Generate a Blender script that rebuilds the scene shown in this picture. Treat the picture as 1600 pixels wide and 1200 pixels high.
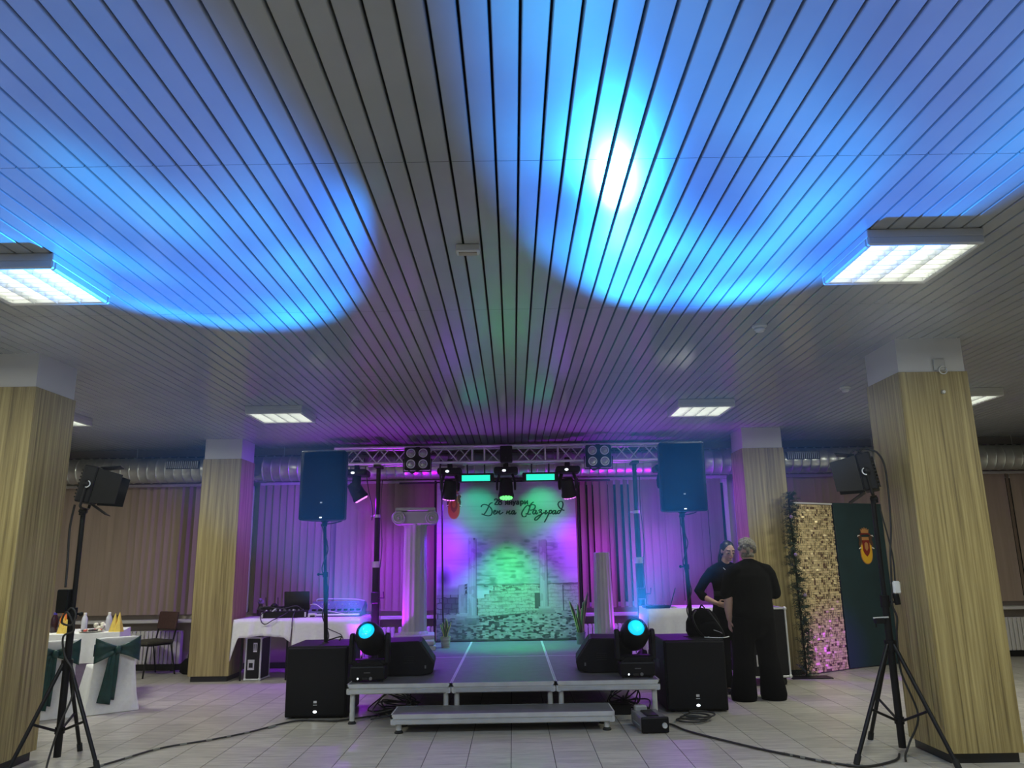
import bpy, bmesh, math, random
import numpy as np
from mathutils import Vector, Matrix, Euler
R = math.radians
PI = math.pi
random.seed(7)
S = bpy.context.scene
COL = S.collection
for o in list(bpy.data.objects):
    bpy.data.objects.remove(o, do_unlink=True)

# ------------------------------------------------------------------ camera, world, exposure
cd = bpy.data.cameras.new('camera')
cam = bpy.data.objects.new('camera', cd)
COL.objects.link(cam)
cd.sensor_width = 36.0
cd.lens = 27.0
cd.clip_start = 0.05
cd.clip_end = 200
F, CAMZ, ROLL, YAW = 1200.0, 1.49, 0.016, 0.002
TH = math.atan(275 / F)
ct, st, cr, sr, cy, sy = math.cos(TH), math.sin(TH), math.cos(ROLL), math.sin(ROLL), math.cos(YAW), math.sin(YAW)
_R0 = Vector((cy, -sy, 0))
_U0 = Vector((-st * sy, -st * cy, ct))
_FW = Vector((ct * sy, ct * cy, st))
_r = _R0 * cr - _U0 * sr
_u = _R0 * sr + _U0 * cr
cam.matrix_world = Matrix(((_r.x, _u.x, -_FW.x, 0), (_r.y, _u.y, -_FW.y, 0), (_r.z, _u.z, -_FW.z, CAMZ), (0, 0, 0, 1)))
S.camera = cam
S.view_settings.view_transform = 'Standard'
S.view_settings.look = 'None'
S.view_settings.gamma = 1
S.view_settings.exposure = 0.0
S.view_settings.use_curve_mapping = False
W = bpy.data.worlds.new('night')
S.world = W
W.use_nodes = True
W.node_tree.nodes['Background'].inputs[0].default_value = (0.02, 0.022, 0.03, 1)
W.node_tree.nodes['Background'].inputs[1].default_value = 0.3
S.cycles.max_bounces = 6
S.cycles.diffuse_bounces = 4
S.cycles.glossy_bounces = 3
S.cycles.sample_clamp_indirect = 4.0
S.cycles.caustics_reflective = False
S.cycles.caustics_refractive = False

PANEL_E = 2.6
LAMP_W = 40.0                  # ceiling lamps: emission of the lit diffuser
PANEL_C = (0.97, 1.0, 0.87)
HAZE = 0.006
BLUE_W = 7000.0                   # floor moving heads
WASH_W = 290.0                    # truss wash heads
CEIL = 3.2

# ------------------------------------------------------------------ materials
def mat(name, col, rough=0.5, metal=0.0, noise=None, emit=None, spec=None, bump=None, coat=0.0):
    m = bpy.data.materials.new(name)
    m.use_nodes = True
    nt = m.node_tree
    b = nt.nodes['Principled BSDF']
    b.inputs['Base Color'].default_value = (*col, 1)
    b.inputs['Roughness'].default_value = rough
    b.inputs['Metallic'].default_value = metal
    if spec is not None:
        b.inputs['Specular IOR Level'].default_value = spec
    if coat:
        b.inputs['Coat Weight'].default_value = coat
        b.inputs['Coat Roughness'].default_value = 0.12
    if noise:
        sc, amt = noise[0], noise[1]
        tc = nt.nodes.new('ShaderNodeNewGeometry')
        mp = nt.nodes.new('ShaderNodeMapping')
        if len(noise) > 2:
            mp.inputs['Scale'].default_value = noise[2]
        nz = nt.nodes.new('ShaderNodeTexNoise')
        nz.inputs['Scale'].default_value = sc
        nz.inputs['Detail'].default_value = 4
        rp = nt.nodes.new('ShaderNodeValToRGB')
        rp.color_ramp.elements[0].position = 0.3
        rp.color_ramp.elements[1].position = 0.7
        rp.color_ramp.elements[0].color = (*[c * (1 - amt) for c in col], 1)
        rp.color_ramp.elements[1].color = (*[min(1, c * (1 + amt)) for c in col], 1)
        nt.links.new(tc.outputs['Position'], mp.inputs[0])
        nt.links.new(mp.outputs[0], nz.inputs['Vector'])
        nt.links.new(nz.outputs['Fac'], rp.inputs[0])
        nt.links.new(rp.outputs[0], b.inputs['Base Color'])
        if bump:
            bp = nt.nodes.new('ShaderNodeBump')
            bp.inputs['Strength'].default_value = bump
            bp.inputs['Distance'].default_value = 0.01
            nt.links.new(nz.outputs['Fac'], bp.inputs['Height'])
            nt.links.new(bp.outputs[0], b.inputs['Normal'])
    if emit:
        b.inputs['Emission Color'].default_value = (*emit[0], 1)
        b.inputs['Emission Strength'].default_value = emit[1]
    return m

def wood_mat(name, cols, scale=38.0):
    m = bpy.data.materials.new(name)
    m.use_nodes = True
    nt = m.node_tree
    b = nt.nodes['Principled BSDF']
    b.inputs['Roughness'].default_value = 0.5
    tc = nt.nodes.new('ShaderNodeNewGeometry')
    mp = nt.nodes.new('ShaderNodeMapping')
    mp.inputs['Scale'].default_value = (1, 1, 0.018)
    n1 = nt.nodes.new('ShaderNodeTexNoise')
    n1.inputs['Scale'].default_value = scale
    n1.inputs['Detail'].default_value = 5
    n1.inputs['Roughness'].default_value = 0.65
    rp = nt.nodes.new('ShaderNodeValToRGB')
    e = rp.color_ramp.elements
    e[0].position, e[1].position = 0.28, 0.72
    e[0].color = (*cols[0], 1)
    e[1].color = (*cols[2], 1)
    k = e.new(0.46)
    k.color = (*cols[1], 1)
    nt.links.new(tc.outputs['Position'], mp.inputs[0])
    nt.links.new(mp.outputs[0], n1.inputs['Vector'])
    nt.links.new(n1.outputs['Fac'], rp.inputs[0])
    nt.links.new(rp.outputs[0], b.inputs['Base Color'])
    return m

def tile_mat():
    m = bpy.data.materials.new('floor_tile')
    m.use_nodes = True
    nt = m.node_tree
    b = nt.nodes['Principled BSDF']
    b.inputs['Roughness'].default_value = 0.33
    g = nt.nodes.new('ShaderNodeNewGeometry')
    mp = nt.nodes.new('ShaderNodeMapping')
    mp.inputs['Scale'].default_value = (2.0, 17, 1)
    n1 = nt.nodes.new('ShaderNodeTexNoise')
    n1.inputs['Scale'].default_value = 1.6
    n1.inputs['Detail'].default_value = 6
    n1.inputs['Roughness'].default_value = 0.7
    rp = nt.nodes.new('ShaderNodeValToRGB')
    rp.color_ramp.elements[0].position, rp.color_ramp.elements[1].position = 0.3, 0.68
    rp.color_ramp.elements[0].color = (0.33, 0.31, 0.265, 1)
    rp.color_ramp.elements[1].color = (0.64, 0.605, 0.525, 1)
    sn = nt.nodes.new('ShaderNodeVectorMath')
    sn.operation = 'SNAP'
    sn.inputs[1].default_value = (0.335, 0.335, 10)
    ad = nt.nodes.new('ShaderNodeVectorMath')
    ad.operation = 'ADD'
    ad.inputs[1].default_value = (0.04, -6.26 + 0.335 * 19, 5)
    wn = nt.nodes.new('ShaderNodeTexWhiteNoise')
    mr = nt.nodes.new('ShaderNodeMapRange')
    mr.inputs['To Min'].default_value = 0.86
    mr.inputs['To Max'].default_value = 1.06
    mx = nt.nodes.new('ShaderNodeMix')
    mx.data_type = 'RGBA'
    mx.blend_type = 'MULTIPLY'
    mx.inputs['Factor'].default_value = 1
    L = nt.links.new
    L(g.outputs['Position'], mp.inputs[0])
    L(mp.outputs[0], n1.inputs['Vector'])
    L(n1.outputs['Fac'], rp.inputs[0])
    L(g.outputs['Position'], ad.inputs[0])
    L(ad.outputs[0], sn.inputs[0])
    L(sn.outputs[0], wn.inputs['Vector'])
    L(wn.outputs['Value'], mr.inputs[0])
    L(rp.outputs[0], mx.inputs['A'])
    L(mr.outputs[0], mx.inputs['B'])
    L(mx.outputs['Result'], b.inputs['Base Color'])
    return m

def attr_mat(name, rough=0.6):
    m = bpy.data.materials.new(name)
    m.use_nodes = True
    nt = m.node_tree
    b = nt.nodes['Principled BSDF']
    b.inputs['Roughness'].default_value = rough
    a = nt.nodes.new('ShaderNodeVertexColor')
    a.layer_name = 'print'
    nt.links.new(a.outputs['Color'], b.inputs['Base Color'])
    return m

M = dict(
    plank=mat('white_metal_plank', (0.37, 0.385, 0.40), 0.17, 0.0, (3, 0.04), spec=0.5),
    void=mat('dark_ceiling_void', (0.012, 0.012, 0.014), 0.8),
    tile=tile_mat(),
    grout=mat('dark_grout', (0.10, 0.095, 0.085), 0.9, noise=(30, 0.3)),
    wall=mat('beige_wall_paint', (0.42, 0.36, 0.31), 0.8, noise=(2, 0.06)),
    trim=mat('beige_ceiling_trim', (0.30, 0.27, 0.27), 0.6),
    wood=wood_mat('striped_wood_laminate', ((0.11, 0.08, 0.032), (0.30, 0.235, 0.095), (0.52, 0.43, 0.19))),
    cap=mat('white_pillar_paint', (0.66, 0.66, 0.66), 0.5, noise=(4, 0.03)),
    plinth=mat('black_plinth', (0.012, 0.012, 0.014), 0.4),
    white_metal=mat('white_lamp_metal', (0.62, 0.63, 0.62), 0.35),
    diffuser=mat('lit_diffuser', (0.9, 0.9, 0.85), 0.5, emit=(PANEL_C, PANEL_E)),
    louvre=mat('louvre_aluminium', (0.72, 0.74, 0.72), 0.3, 0.4),
    blind=mat('cream_blind_fabric', (0.33, 0.25, 0.195), 0.85, noise=(14, 0.1, (1, 1, 0.05))),
    glass=mat('dark_night_glass', (0.008, 0.01, 0.016), 0.08),
    sill=mat('white_sill', (0.6, 0.58, 0.56), 0.5),
    radiator=mat('white_radiator_enamel', (0.62, 0.60, 0.57), 0.4),
    duct=mat('galvanised_duct', (0.55, 0.57, 0.55), 0.32, 0.85, (6, 0.12)),
    grille=mat('dark_vent_grille', (0.03, 0.03, 0.035), 0.5),
    black=mat('black_plastic', (0.006, 0.006, 0.008), 0.45, spec=0.2, noise=(25, 0.2)),
    blackm=mat('matt_black_steel', (0.006, 0.006, 0.008), 0.45, 0.0, spec=0.25, noise=(12, 0.2)),
    cloth_black=mat('speaker_grille_cloth', (0.007, 0.007, 0.009), 0.6, spec=0.2, noise=(160, 0.3)),
    lycra=mat('black_cabinet_paint', (0.006, 0.006, 0.008), 0.55, spec=0.2, noise=(60, 0.25), bump=0.15),
    deck=mat('grey_stage_deck', (0.12, 0.125, 0.13), 0.42, noise=(9, 0.15, (1, 1, 1)), bump=0.1),
    alu=mat('brushed_aluminium', (0.66, 0.68, 0.69), 0.36, 0.4, noise=(8, 0.08)),
    alud=mat('dull_aluminium', (0.5, 0.51, 0.52), 0.45, 0.6),
    rubber=mat('black_rubber', (0.01, 0.01, 0.01), 0.8),
    badge=mat('silver_badge', (0.85, 0.87, 0.9), 0.25, 0.3),
    led_white=mat('white_status_light', (0.9, 0.95, 1), 0.3, emit=((0.85, 0.95, 1), 2.0)),
    lens_glass=mat('lamp_lens_glass', (0.45, 0.47, 0.45), 0.12, 0.6),
    lens_ring=mat('lamp_lens_ring', (0.75, 0.77, 0.78), 0.25, 0.5),
    magenta=mat('magenta_led', (0.3, 0.05, 0.3), 0.3, emit=((0.9, 0.22, 1.0), 2.2)),
    greenled=mat('green_led', (0.05, 0.4, 0.1), 0.3, emit=((0.15, 1.0, 0.2), 1.6)),
    cyanbar=mat('sea_green_led_bar', (0.05, 0.5, 0.4), 0.3, emit=((0.02, 0.98, 0.62), 1.0)),
    bluelens=mat('blue_lit_lens', (0.05, 0.3, 0.6), 0.2, emit=((0.0, 0.62, 1.0), 1.1)),
    bluecore=mat('cyan_lit_lens_core', (0.05, 0.6, 0.8), 0.2, emit=((0.0, 1.0, 1.15), 1.2)),
    plaster=mat('white_plaster', (0.36, 0.365, 0.37), 0.45, noise=(7, 0.05)),
    cloth=mat('white_table_cloth', (0.82, 0.82, 0.81), 0.8, noise=(30, 0.04)),
    lilac=mat('lilac_under_cloth', (0.26, 0.20, 0.30), 0.8, noise=(20, 0.08)),
    teal=mat('dark_teal_satin', (0.004, 0.045, 0.043), 0.4, noise=(20, 0.25)),
    tealp=mat('dark_teal_board', (0.006, 0.030, 0.037), 0.55, noise=(3, 0.15)),
    brown=mat('brown_upholstery', (0.075, 0.032, 0.028), 0.6, noise=(40, 0.2)),
    olive=mat('olive_seat', (0.06, 0.055, 0.04), 0.6, noise=(40, 0.2)),
    gold=mat('gold_sequin', (0.90, 0.72, 0.40), 0.4, 0.45, noise=(20, 0.12)),
    goldb=mat('dark_sequin_board', (0.16, 0.09, 0.06), 0.6),
    fir=mat('dark_green_needles', (0.016, 0.040, 0.026), 0.7, noise=(18, 0.5)),
    leafg=mat('snake_plant_leaf', (0.045, 0.10, 0.035), 0.4, noise=(22, 0.4, (1, 1, 0.5))),
    leafe=mat('snake_plant_leaf_edge', (0.55, 0.52, 0.18), 0.45),
    pot=mat('glazed_plant_pot', (0.14, 0.15, 0.17), 0.3, noise=(14, 0.3)),
    potw=mat('banded_plant_pot', (0.34, 0.31, 0.27), 0.45, noise=(22, 0.4, (0.2, 0.2, 2))),
    soil=mat('soil', (0.02, 0.015, 0.01), 0.9),
    skin=mat('skin', (0.55, 0.33, 0.24), 0.5, noise=(25, 0.05)),
    skin2=mat('skin_fair', (0.58, 0.37, 0.29), 0.5, noise=(25, 0.05)),
    lips=mat('lips', (0.32, 0.08, 0.08), 0.4),
    eye=mat('dark_eye', (0.02, 0.015, 0.012), 0.3),
    hair_dark=mat('dark_hair', (0.010, 0.007, 0.006), 0.4, noise=(60, 0.4)),
    hair_grey=mat('grey_blond_hair', (0.20, 0.18, 0.13), 0.6, noise=(70, 0.55), bump=0.8),
    fabric=mat('black_clothing', (0.004, 0.004, 0.005), 0.9, spec=0.08, noise=(40, 0.2)),
    fabric2=mat('black_trousers', (0.003, 0.003, 0.004), 0.9, spec=0.08, noise=(40, 0.2)),
    yellow=mat('yellow_napkin', (0.72, 0.52, 0.10), 0.6, noise=(30, 0.1)),
    orange=mat('orange_juice', (0.75, 0.20, 0.012), 0.25),
    cola=mat('dark_cola', (0.03, 0.012, 0.02), 0.15),
    capc=mat('bottle_cap_blue', (0.06, 0.05, 0.4), 0.4),
    clearb=mat('clear_plastic_bottle', (0.6, 0.62, 0.72), 0.1),
    plate=mat('white_plate', (0.75, 0.74, 0.70), 0.3),
    tomato=mat('tomato', (0.5, 0.05, 0.02), 0.4),
    olivef=mat('black_olive', (0.02, 0.015, 0.02), 0.3),
    cheese=mat('white_cheese', (0.75, 0.72, 0.6), 0.5),
    cable=mat('black_cable', (0.02, 0.02, 0.02), 0.5),
    tape=mat('pale_tape_bands', (0.22, 0.22, 0.19), 0.4),
    greyd=mat('grey_machine_metal', (0.18, 0.18, 0.19), 0.45, 0.3, noise=(12, 0.15)),
    consol=mat('console_panel', (0.10, 0.14, 0.17), 0.35, noise=(90, 0.7)),
    emb_y=mat('emblem_yellow', (0.78, 0.43, 0.02), 0.4),
    emb_o=mat('emblem_ochre', (0.48, 0.22, 0.07), 0.4),
    emb_r=mat('emblem_red', (0.22, 0.012, 0.008), 0.4),
    emb_w=mat('emblem_white', (0.75, 0.7, 0.62), 0.4),
    emb_d=mat('emblem_brown', (0.09, 0.04, 0.02), 0.4),
    ink=mat('dark_ink', (0.006, 0.02, 0.035), 0.5),
    backing=mat('banner_back_cloth', (0.4, 0.4, 0.4), 0.8),
    screen=mat('dark_screen', (0.006, 0.007, 0.009), 0.25),
    sockets=mat('white_socket_plastic', (0.8, 0.8, 0.8), 0.4),
    print=attr_mat('printed_banner'),
)

# ------------------------------------------------------------------ builder
class B:
    def __init__(self):
        self.bm = bmesh.new()

    def _xf(self, vs, Mx):
        if Mx is not None:
            bmesh.ops.transform(self.bm, matrix=Mx, verts=vs)

    def box(self, x0, x1, y0, y1, z0, z1, Mx=None, bev=0.0, seg=1):
        r = bmesh.ops.create_cube(self.bm, size=1.0)
        vs = r['verts']
        for v in vs:
            v.co = Vector(((x0 + x1) / 2 + v.co.x * (x1 - x0), (y0 + y1) / 2 + v.co.y * (y1 - y0), (z0 + z1) / 2 + v.co.z * (z1 - z0)))
        self._xf(vs, Mx)
        if bev:
            es = list({e for v in vs for e in v.link_edges})
            bmesh.ops.bevel(self.bm, geom=es, offset=bev, segments=seg, affect='EDGES', profile=0.5)
        return self

    def tube(self, pts, r, n=8, closed_caps=True, ry=None, ref=None):
        pts = [Vector(p) for p in pts]
        m = len(pts)
        rad = r if isinstance(r, (list, tuple)) else [r] * m
        prev = None
        rings = []
        for i, p in enumerate(pts):
            t = (pts[min(i + 1, m - 1)] - pts[max(i - 1, 0)])
            if t.length < 1e-9:
                t = Vector((0, 0, 1))
            t.normalize()
            if ref is not None:
                a = Vector(ref) - t * t.dot(Vector(ref))
                if a.length < 1e-4:
                    a = t.orthogonal()
            elif prev is None:
                a = t.orthogonal()
            else:
                a = prev - t * t.dot(prev)
                if a.length < 1e-6:
                    a = t.orthogonal()
            a.normalize()
            prev = a
            b = t.cross(a)
            q = rad[i]
            qa, qb = q if isinstance(q, (list, tuple)) else (q, q)
            rings.append([self.bm.verts.new(p + a * qa * math.cos(2 * PI * k / n) + b * qb * math.sin(2 * PI * k / n)) for k in range(n)])
        for i in range(m - 1):
            for k in range(n):
                self.bm.faces.new((rings[i][k], rings[i][(k + 1) % n], rings[i + 1][(k + 1) % n], rings[i + 1][k]))
        if closed_caps:
            self.bm.faces.new(rings[0][::-1])
            self.bm.faces.new(rings[-1])
        return self

    def cyl(self, p, q, r, r2=None, n=14):
        return self.tube([p, q], [r, r if r2 is None else r2], n)

    def lathe(self, prof, n=24, at=(0, 0, 0), Mx=None, flute=None):
        at = Vector(at)
        rings = []
        vs = []
        for r, z in prof:
            ring = []
            for k in range(n):
                a = 2 * PI * k / n
                rr = max(r, 2e-4)
                if flute:
                    rr = r * (1 - flute[1] * (0.5 + 0.5 * math.cos(a * flute[0])))
                ring.append(self.bm.verts.new(at + Vector((rr * math.cos(a), rr * math.sin(a), z))))
            rings.append(ring)
            vs += ring
        for i in range(len(rings) - 1):
            for k in range(n):
                self.bm.faces.new((rings[i][k], rings[i][(k + 1) % n], rings[i + 1][(k + 1) % n], rings[i + 1][k]))
        self.bm.faces.new(rings[0][::-1])
        self.bm.faces.new(rings[-1])
        self._xf(vs, Mx)
        return self

    def prism(self, poly, a, b, axis='y', Mx=None, bev=0.0):
        """poly: 2d outline; axis y -> (x,z) extruded along y from a to b; z -> (x,y); x -> (y,z)"""
        def P(u, v, w):
            return {'y': (u, w, v), 'z': (u, v, w), 'x': (w, u, v)}[axis]
        A = [self.bm.verts.new(P(u, v, a)) for u, v in poly]
        C = [self.bm.verts.new(P(u, v, b)) for u, v in poly]
        n = len(poly)
        fs = [self.bm.faces.new(A), self.bm.faces.new(C[::-1])]
        for i in range(n):
            fs.append(self.bm.faces.new((A[i], C[i], C[(i + 1) % n], A[(i + 1) % n])))
        bmesh.ops.recalc_face_normals(self.bm, faces=fs)
        vs = A + C
        self._xf(vs, Mx)
        if bev:
            es = list({e for v in vs for e in v.link_edges})
            bmesh.ops.bevel(self.bm, geom=es, offset=bev, segments=1, affect='EDGES')
        return self

    def ball(self, c, r, u=14, v=10, Mx=None):
        r = r if isinstance(r, (list, tuple)) else (r, r, r)
        q = bmesh.ops.create_uvsphere(self.bm, u_segments=u, v_segments=v, radius=1.0)
        for w in q['verts']:
            w.co = Vector((c[0] + w.co.x * r[0], c[1] + w.co.y * r[1], c[2] + w.co.z * r[2]))
        self._xf(q['verts'], Mx)
        return self

    def quad(self, a, b, c, d):
        self.bm.faces.new([self.bm.verts.new(p) for p in (a, b, c, d)])
        return self

    def grid(self, f, nu, nv):
        """f(u,v)->point, u,v in 0..1"""
        g = [[self.bm.verts.new(f(i / nu, j / nv)) for j in range(nv + 1)] for i in range(nu + 1)]
        for i in range(nu):
            for j in range(nv):
                self.bm.faces.new((g[i][j], g[i + 1][j], g[i + 1][j + 1], g[i][j + 1]))
        return self

    def xf(self, Mx):
        bmesh.ops.transform(self.bm, matrix=Mx, verts=self.bm.verts[:])
        return self

    def obj(self, name, m, parent=None, smooth=False, mods=None):
        me = bpy.data.meshes.new(name)
        bmesh.ops.recalc_face_normals(self.bm, faces=self.bm.faces[:]) if smooth != 'keep' else None
        self.bm.to_mesh(me)
        self.bm.free()
        me.materials.append(m)
        if smooth and smooth != 'keep':
            me.polygons.foreach_set('use_smooth', [True] * len(me.polygons))
            if smooth == 'auto':
                me.set_sharp_from_angle(angle=R(38))
        o = bpy.data.objects.new(name, me)
        COL.objects.link(o)
        if parent is not None:
            o.parent = parent
        return o

def tag(o, label=None, cat=None, group=None, kind=None):
    if label: o['label'] = label
    if cat: o['category'] = cat
    if group: o['group'] = group
    if kind: o['kind'] = kind
    return o

def thing(name, label, cat, loc=(0, 0, 0), rz=0.0, group=None, kind=None):
    o = bpy.data.objects.new(name, None)
    o.empty_display_size = 0.1
    COL.objects.link(o)
    o.location = loc
    o.rotation_euler = (0, 0, rz)
    return tag(o, label, cat, group, kind)

def copy_tree(o, parent=None):
    c = o.copy()
    COL.objects.link(c)
    if parent is not None:
        c.parent = parent
    for ch in [x for x in COL.objects if x.parent == o]:
        copy_tree(ch, c)
    return c

def aim(o, loc, target):
    o.location = loc
    o.rotation_euler = (Vector(target) - Vector(loc)).to_track_quat('-Z', 'Y').to_euler()

def spot(name, loc, target, color, power, angle, blend=0.4, radius=0.05, parent=None):
    l = bpy.data.lights.new(name, 'SPOT')
    l.color = color
    l.energy = power
    l.spot_size = R(angle)
    l.spot_blend = blend
    l.shadow_soft_size = radius
    o = bpy.data.objects.new(name, l)
    COL.objects.link(o)
    aim(o, loc, target)
    if parent is not None:
        bpy.context.view_layer.update()
        o.parent = parent
        o.matrix_parent_inverse = parent.matrix_world.inverted()
    return o

def proj(X, Yd, Zz):
    x, y, z = X, Yd, Zz - CAMZ
    v = Vector((x, y, z))
    zc = v.dot(_FW)
    if zc < 0.3:
        return None
    return 800 + F * v.dot(_r) / zc, 600 - F * v.dot(_u) / zc

def catmull(pts, k=6):
    P = [Vector((*p, 0)) if len(p) == 2 else Vector(p) for p in pts]
    if len(P) < 3:
        return P
    out = []
    for i in range(len(P) - 1):
        p0, p1, p2, p3 = P[max(i - 1, 0)], P[i], P[i + 1], P[min(i + 2, len(P) - 1)]
        for j in range(k):
            t = j / k
            out.append(0.5 * ((2 * p1) + (-p0 + p2) * t + (2 * p0 - 5 * p1 + 4 * p2 - p3) * t * t + (-p0 + 3 * p1 - 3 * p2 + p3) * t ** 3))
    out.append(P[-1])
    return out

# ------------------------------------------------------------------ setting: ceiling
X0, X1, Y0, Y1 = -8.2, 8.2, -4.93, 11.9
ceiling = tag(B().box(X0, X1, Y0, Y1, CEIL + 0.05, CEIL + 0.12).obj('ceiling', M['void']), kind='structure',
              label='dark void above the white metal strip ceiling')
def plank_mesh(b, x, ya, yb):
    w, c, h = 0.0455, 0.0045, 0.014
    prof = [(-w, h + 0.02), (-w, h - 0.004), (-w + c * 0.35, 0.003), (-w + c, 0), (w - c, 0), (w - c * 0.35, 0.003), (w, h - 0.004), (w, h + 0.02)]
    A = [b.bm.verts.new((x + p, ya, CEIL + q)) for p, q in prof]
    C = [b.bm.verts.new((x + p, yb, CEIL + q)) for p, q in prof]
    for i in range(len(prof) - 1):
        b.bm.faces.new((A[i], A[i + 1], C[i + 1], C[i]))
joints = [-4.93, -2.93, -0.93, 1.07, 3.07, 5.12, 7.06, 9.06, 11.62]
cells = []
for k in range(-80, 80):
    xc = 0.10 * (k + 1)
    for j in range(len(joints) - 1):
        ya, yb = joints[j] + 0.0015, joints[j + 1] - 0.0015
        pts = [proj(xc + s, y, CEIL) for s in (-0.045, 0.045) for y in (max(ya, 2.0), max(yb, 2.001))]
        area = 0
        if yb > 2.2 and all(pts):
            xs = [min(1600, max(0, p[0])) for p in pts]
            yy = [min(1200, max(0, p[1])) for p in pts]
            area = (max(yy) - min(yy)) * 120.0 / max(2.2, (ya + yb) / 2) if max(xs) - min(xs) > 0.5 else 0
        cells.append((area, xc, ya, yb))
cells.sort(key=lambda c: -c[0])
pm = {}
rest = B()
for i, (a, xc, ya, yb) in enumerate(cells):
    if i < 300 and a > 0:
        key = round(yb - ya, 4), round(ya, 3)
        if key not in pm:
            b = B()
            plank_mesh(b, 0, ya, yb)
            o = b.obj('plank', M['plank'], ceiling, smooth='keep')
            pm[key] = o
        else:
            o = pm[key].copy()
            COL.objects.link(o)
        o.location.x = xc
    else:
        plank_mesh(rest, xc, ya, yb)
tag(rest.obj('plank_run', M['plank'], ceiling, smooth='keep'), kind='stuff')

# ------------------------------------------------------------------ setting: floor
floor = tag(B().box(X0, X1, Y0, Y1, -0.08, -0.004).obj('floor', M['grout']), kind='structure',
            label='pale square floor tiles with dark joints')
TS = 0.335
def tile_box(b, xa, ya):
    b.box(xa + 0.003, xa + TS - 0.003, ya + 0.0018, ya + TS - 0.0018, -0.02, 0.0)
tiles = []
i0 = int((X0 + 0.04) / TS) - 1
for i in range(i0, -i0 + 1):
    for j in range(-33, 17):
        xa, ya = -0.04 + i * TS, 6.26 + j * TS
        if xa < X0 or xa + TS > X1 or ya < Y0 or ya + TS > Y1 + 0.3:
            continue
        p = [proj(xa + a, ya + c, 0) for a in (0, TS) for c in (0, TS)]
        area = 0
        if all(p) and ya > 5:
            cx = sum(q[0] for q in p) / 4
            cyy = sum(q[1] for q in p) / 4
            if -30 < cx < 1630 and cyy < 1215 and not (-1.6 < xa < 1.4 and ya > 7.9):
                area = 1 / ya ** 2
        tiles.append((area, xa, ya))
tiles.sort(key=lambda c: -c[0])
b = B(); tile_box(b, 0, 0)
t0 = b.obj('tile', M['tile'], floor)
rest = B()
first = True
for i, (a, xa, ya) in enumerate(tiles):
    if i < 300 and a > 0:
        o = t0 if first else t0.copy()
        if not first:
            COL.objects.link(o)
        first = False
        o.location = (xa, ya, 0)
    else:
        tile_box(rest, xa, ya)
tag(rest.obj('tile_field', M['tile'], floor), kind='stuff')

# ------------------------------------------------------------------ setting: walls, windows, trim
def struct(b, name, m, label=None):
    return tag(b.obj(name, m), label, None, None, 'structure')
struct(B().box(X0 - .1, X1 + .1, Y1, Y1 + 0.15, -0.08, CEIL + 0.12), 'wall_back', M['wall'], 'beige wall behind the blinds and the stage')
struct(B().box(X0 - .15, X0, Y0, Y1, -0.08, CEIL + 0.12), 'wall_left', M['wall'])
struct(B().box(X1, X1 + .15, Y0, Y1, -0.08, CEIL + 0.12), 'wall_right', M['wall'])
struct(B().box(X0 - .1, X1 + .1, Y0 - 0.15, Y0, -0.08, CEIL + 0.12), 'wall_front', M['wall'])
struct(B().box(X0, X1, 11.62, Y1, 3.10, CEIL + 0.04, bev=0.004), 'trim_1', M['trim'], 'beige strip where the ceiling meets the back wall')
struct(B().box(X0, X1, 11.70, 11.86, 3.02, 3.10), 'trim_2', M['plinth'])
struct(B().box(X0, X1, 11.86, Y1, 0, 0.08), 'baseboard_back', M['plinth'])
bays = [(-8.1, -3.95), (-3.85, 3.3), (3.4, 8.1)]
for n, (xa, xb) in enumerate(bays):
    w = thing('window_%d' % (n + 1), None, None, (0, 0, 0), kind='structure')
    k = max(2, round((xb - xa) / 1.4))
    fb = B()
    fb.box(xa, xb, 11.84, 11.9, 0.80, 0.86).box(xa, xb, 11.84, 11.9, 2.60, 2.66)
    for i in range(k + 1):
        x = xa + 0.03 + (xb - xa - 0.06) * i / k
        fb.box(x - 0.03, x + 0.03, 11.845, 11.9, 0.80, 2.66)
    fb.obj('frame', M['sill'], w)
    for i in range(k):
        xl = xa + (xb - xa) * i / k + 0.03
        B().box(xl, xl + (xb - xa) / k - 0.06, 11.87, 11.885, 0.86, 2.6).obj('pane', M['glass'], w)
    B().box(xa, xb, 11.70, 11.9, 0.67, 0.715, bev=0.006).obj('sill', M['sill'], w)

# vertical blinds: every slat a part
SLW, PIT = 0.127, 0.108
def blind(xa, xb, label, turned, base=16):
    t = thing('vertical_blind', label, 'blind', ((xa + xb) / 2, 11.79, 0), group='vertical blinds along the back wall')
    B().box(xa - (xa + xb) / 2, xb - (xa + xb) / 2, -0.025, 0.025, 2.66, 2.70).obj('headrail', M['sill'], t)
    b = B()
    h0, h1 = 0.785, 2.66
    def f(u, v):
        a = (u - .5) * SLW
        return (a, -0.004 * math.cos(u * PI), h0 + (h1 - h0) * v)
    b.grid(f, 4, 1)
    s0 = b.obj('slat', M['blind'], t, smooth=True)
    first = True
    n = int((xb - xa) / PIT)
    for i in range(n):
        x = xa + PIT * (i + .5)
        o = s0 if first else s0.copy()
        if not first:
            COL.objects.link(o)
        first = False
        ang = base + random.uniform(-6, 6)
        for (ta, tb, tang) in turned:
            if ta < x < tb:
                ang = tang + random.uniform(-8, 8)
        o.location = (x - (xa + xb) / 2 + random.uniform(-.004, .004), 0, 0)
        o.rotation_euler = (0, 0, R(ang))
    return t
blind(-8.05, -3.98, 'cream vertical blind behind the covered banquet table, left of the rear pillars', [(-5.05, -4.85, 44)])
blind(-3.84, 3.28, 'long cream vertical blind behind the stage between the two rear pillars', [(-2.72, -2.60, 52), (1.45, 1.78, 48), (0.95, 1.2, 40)])
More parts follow.
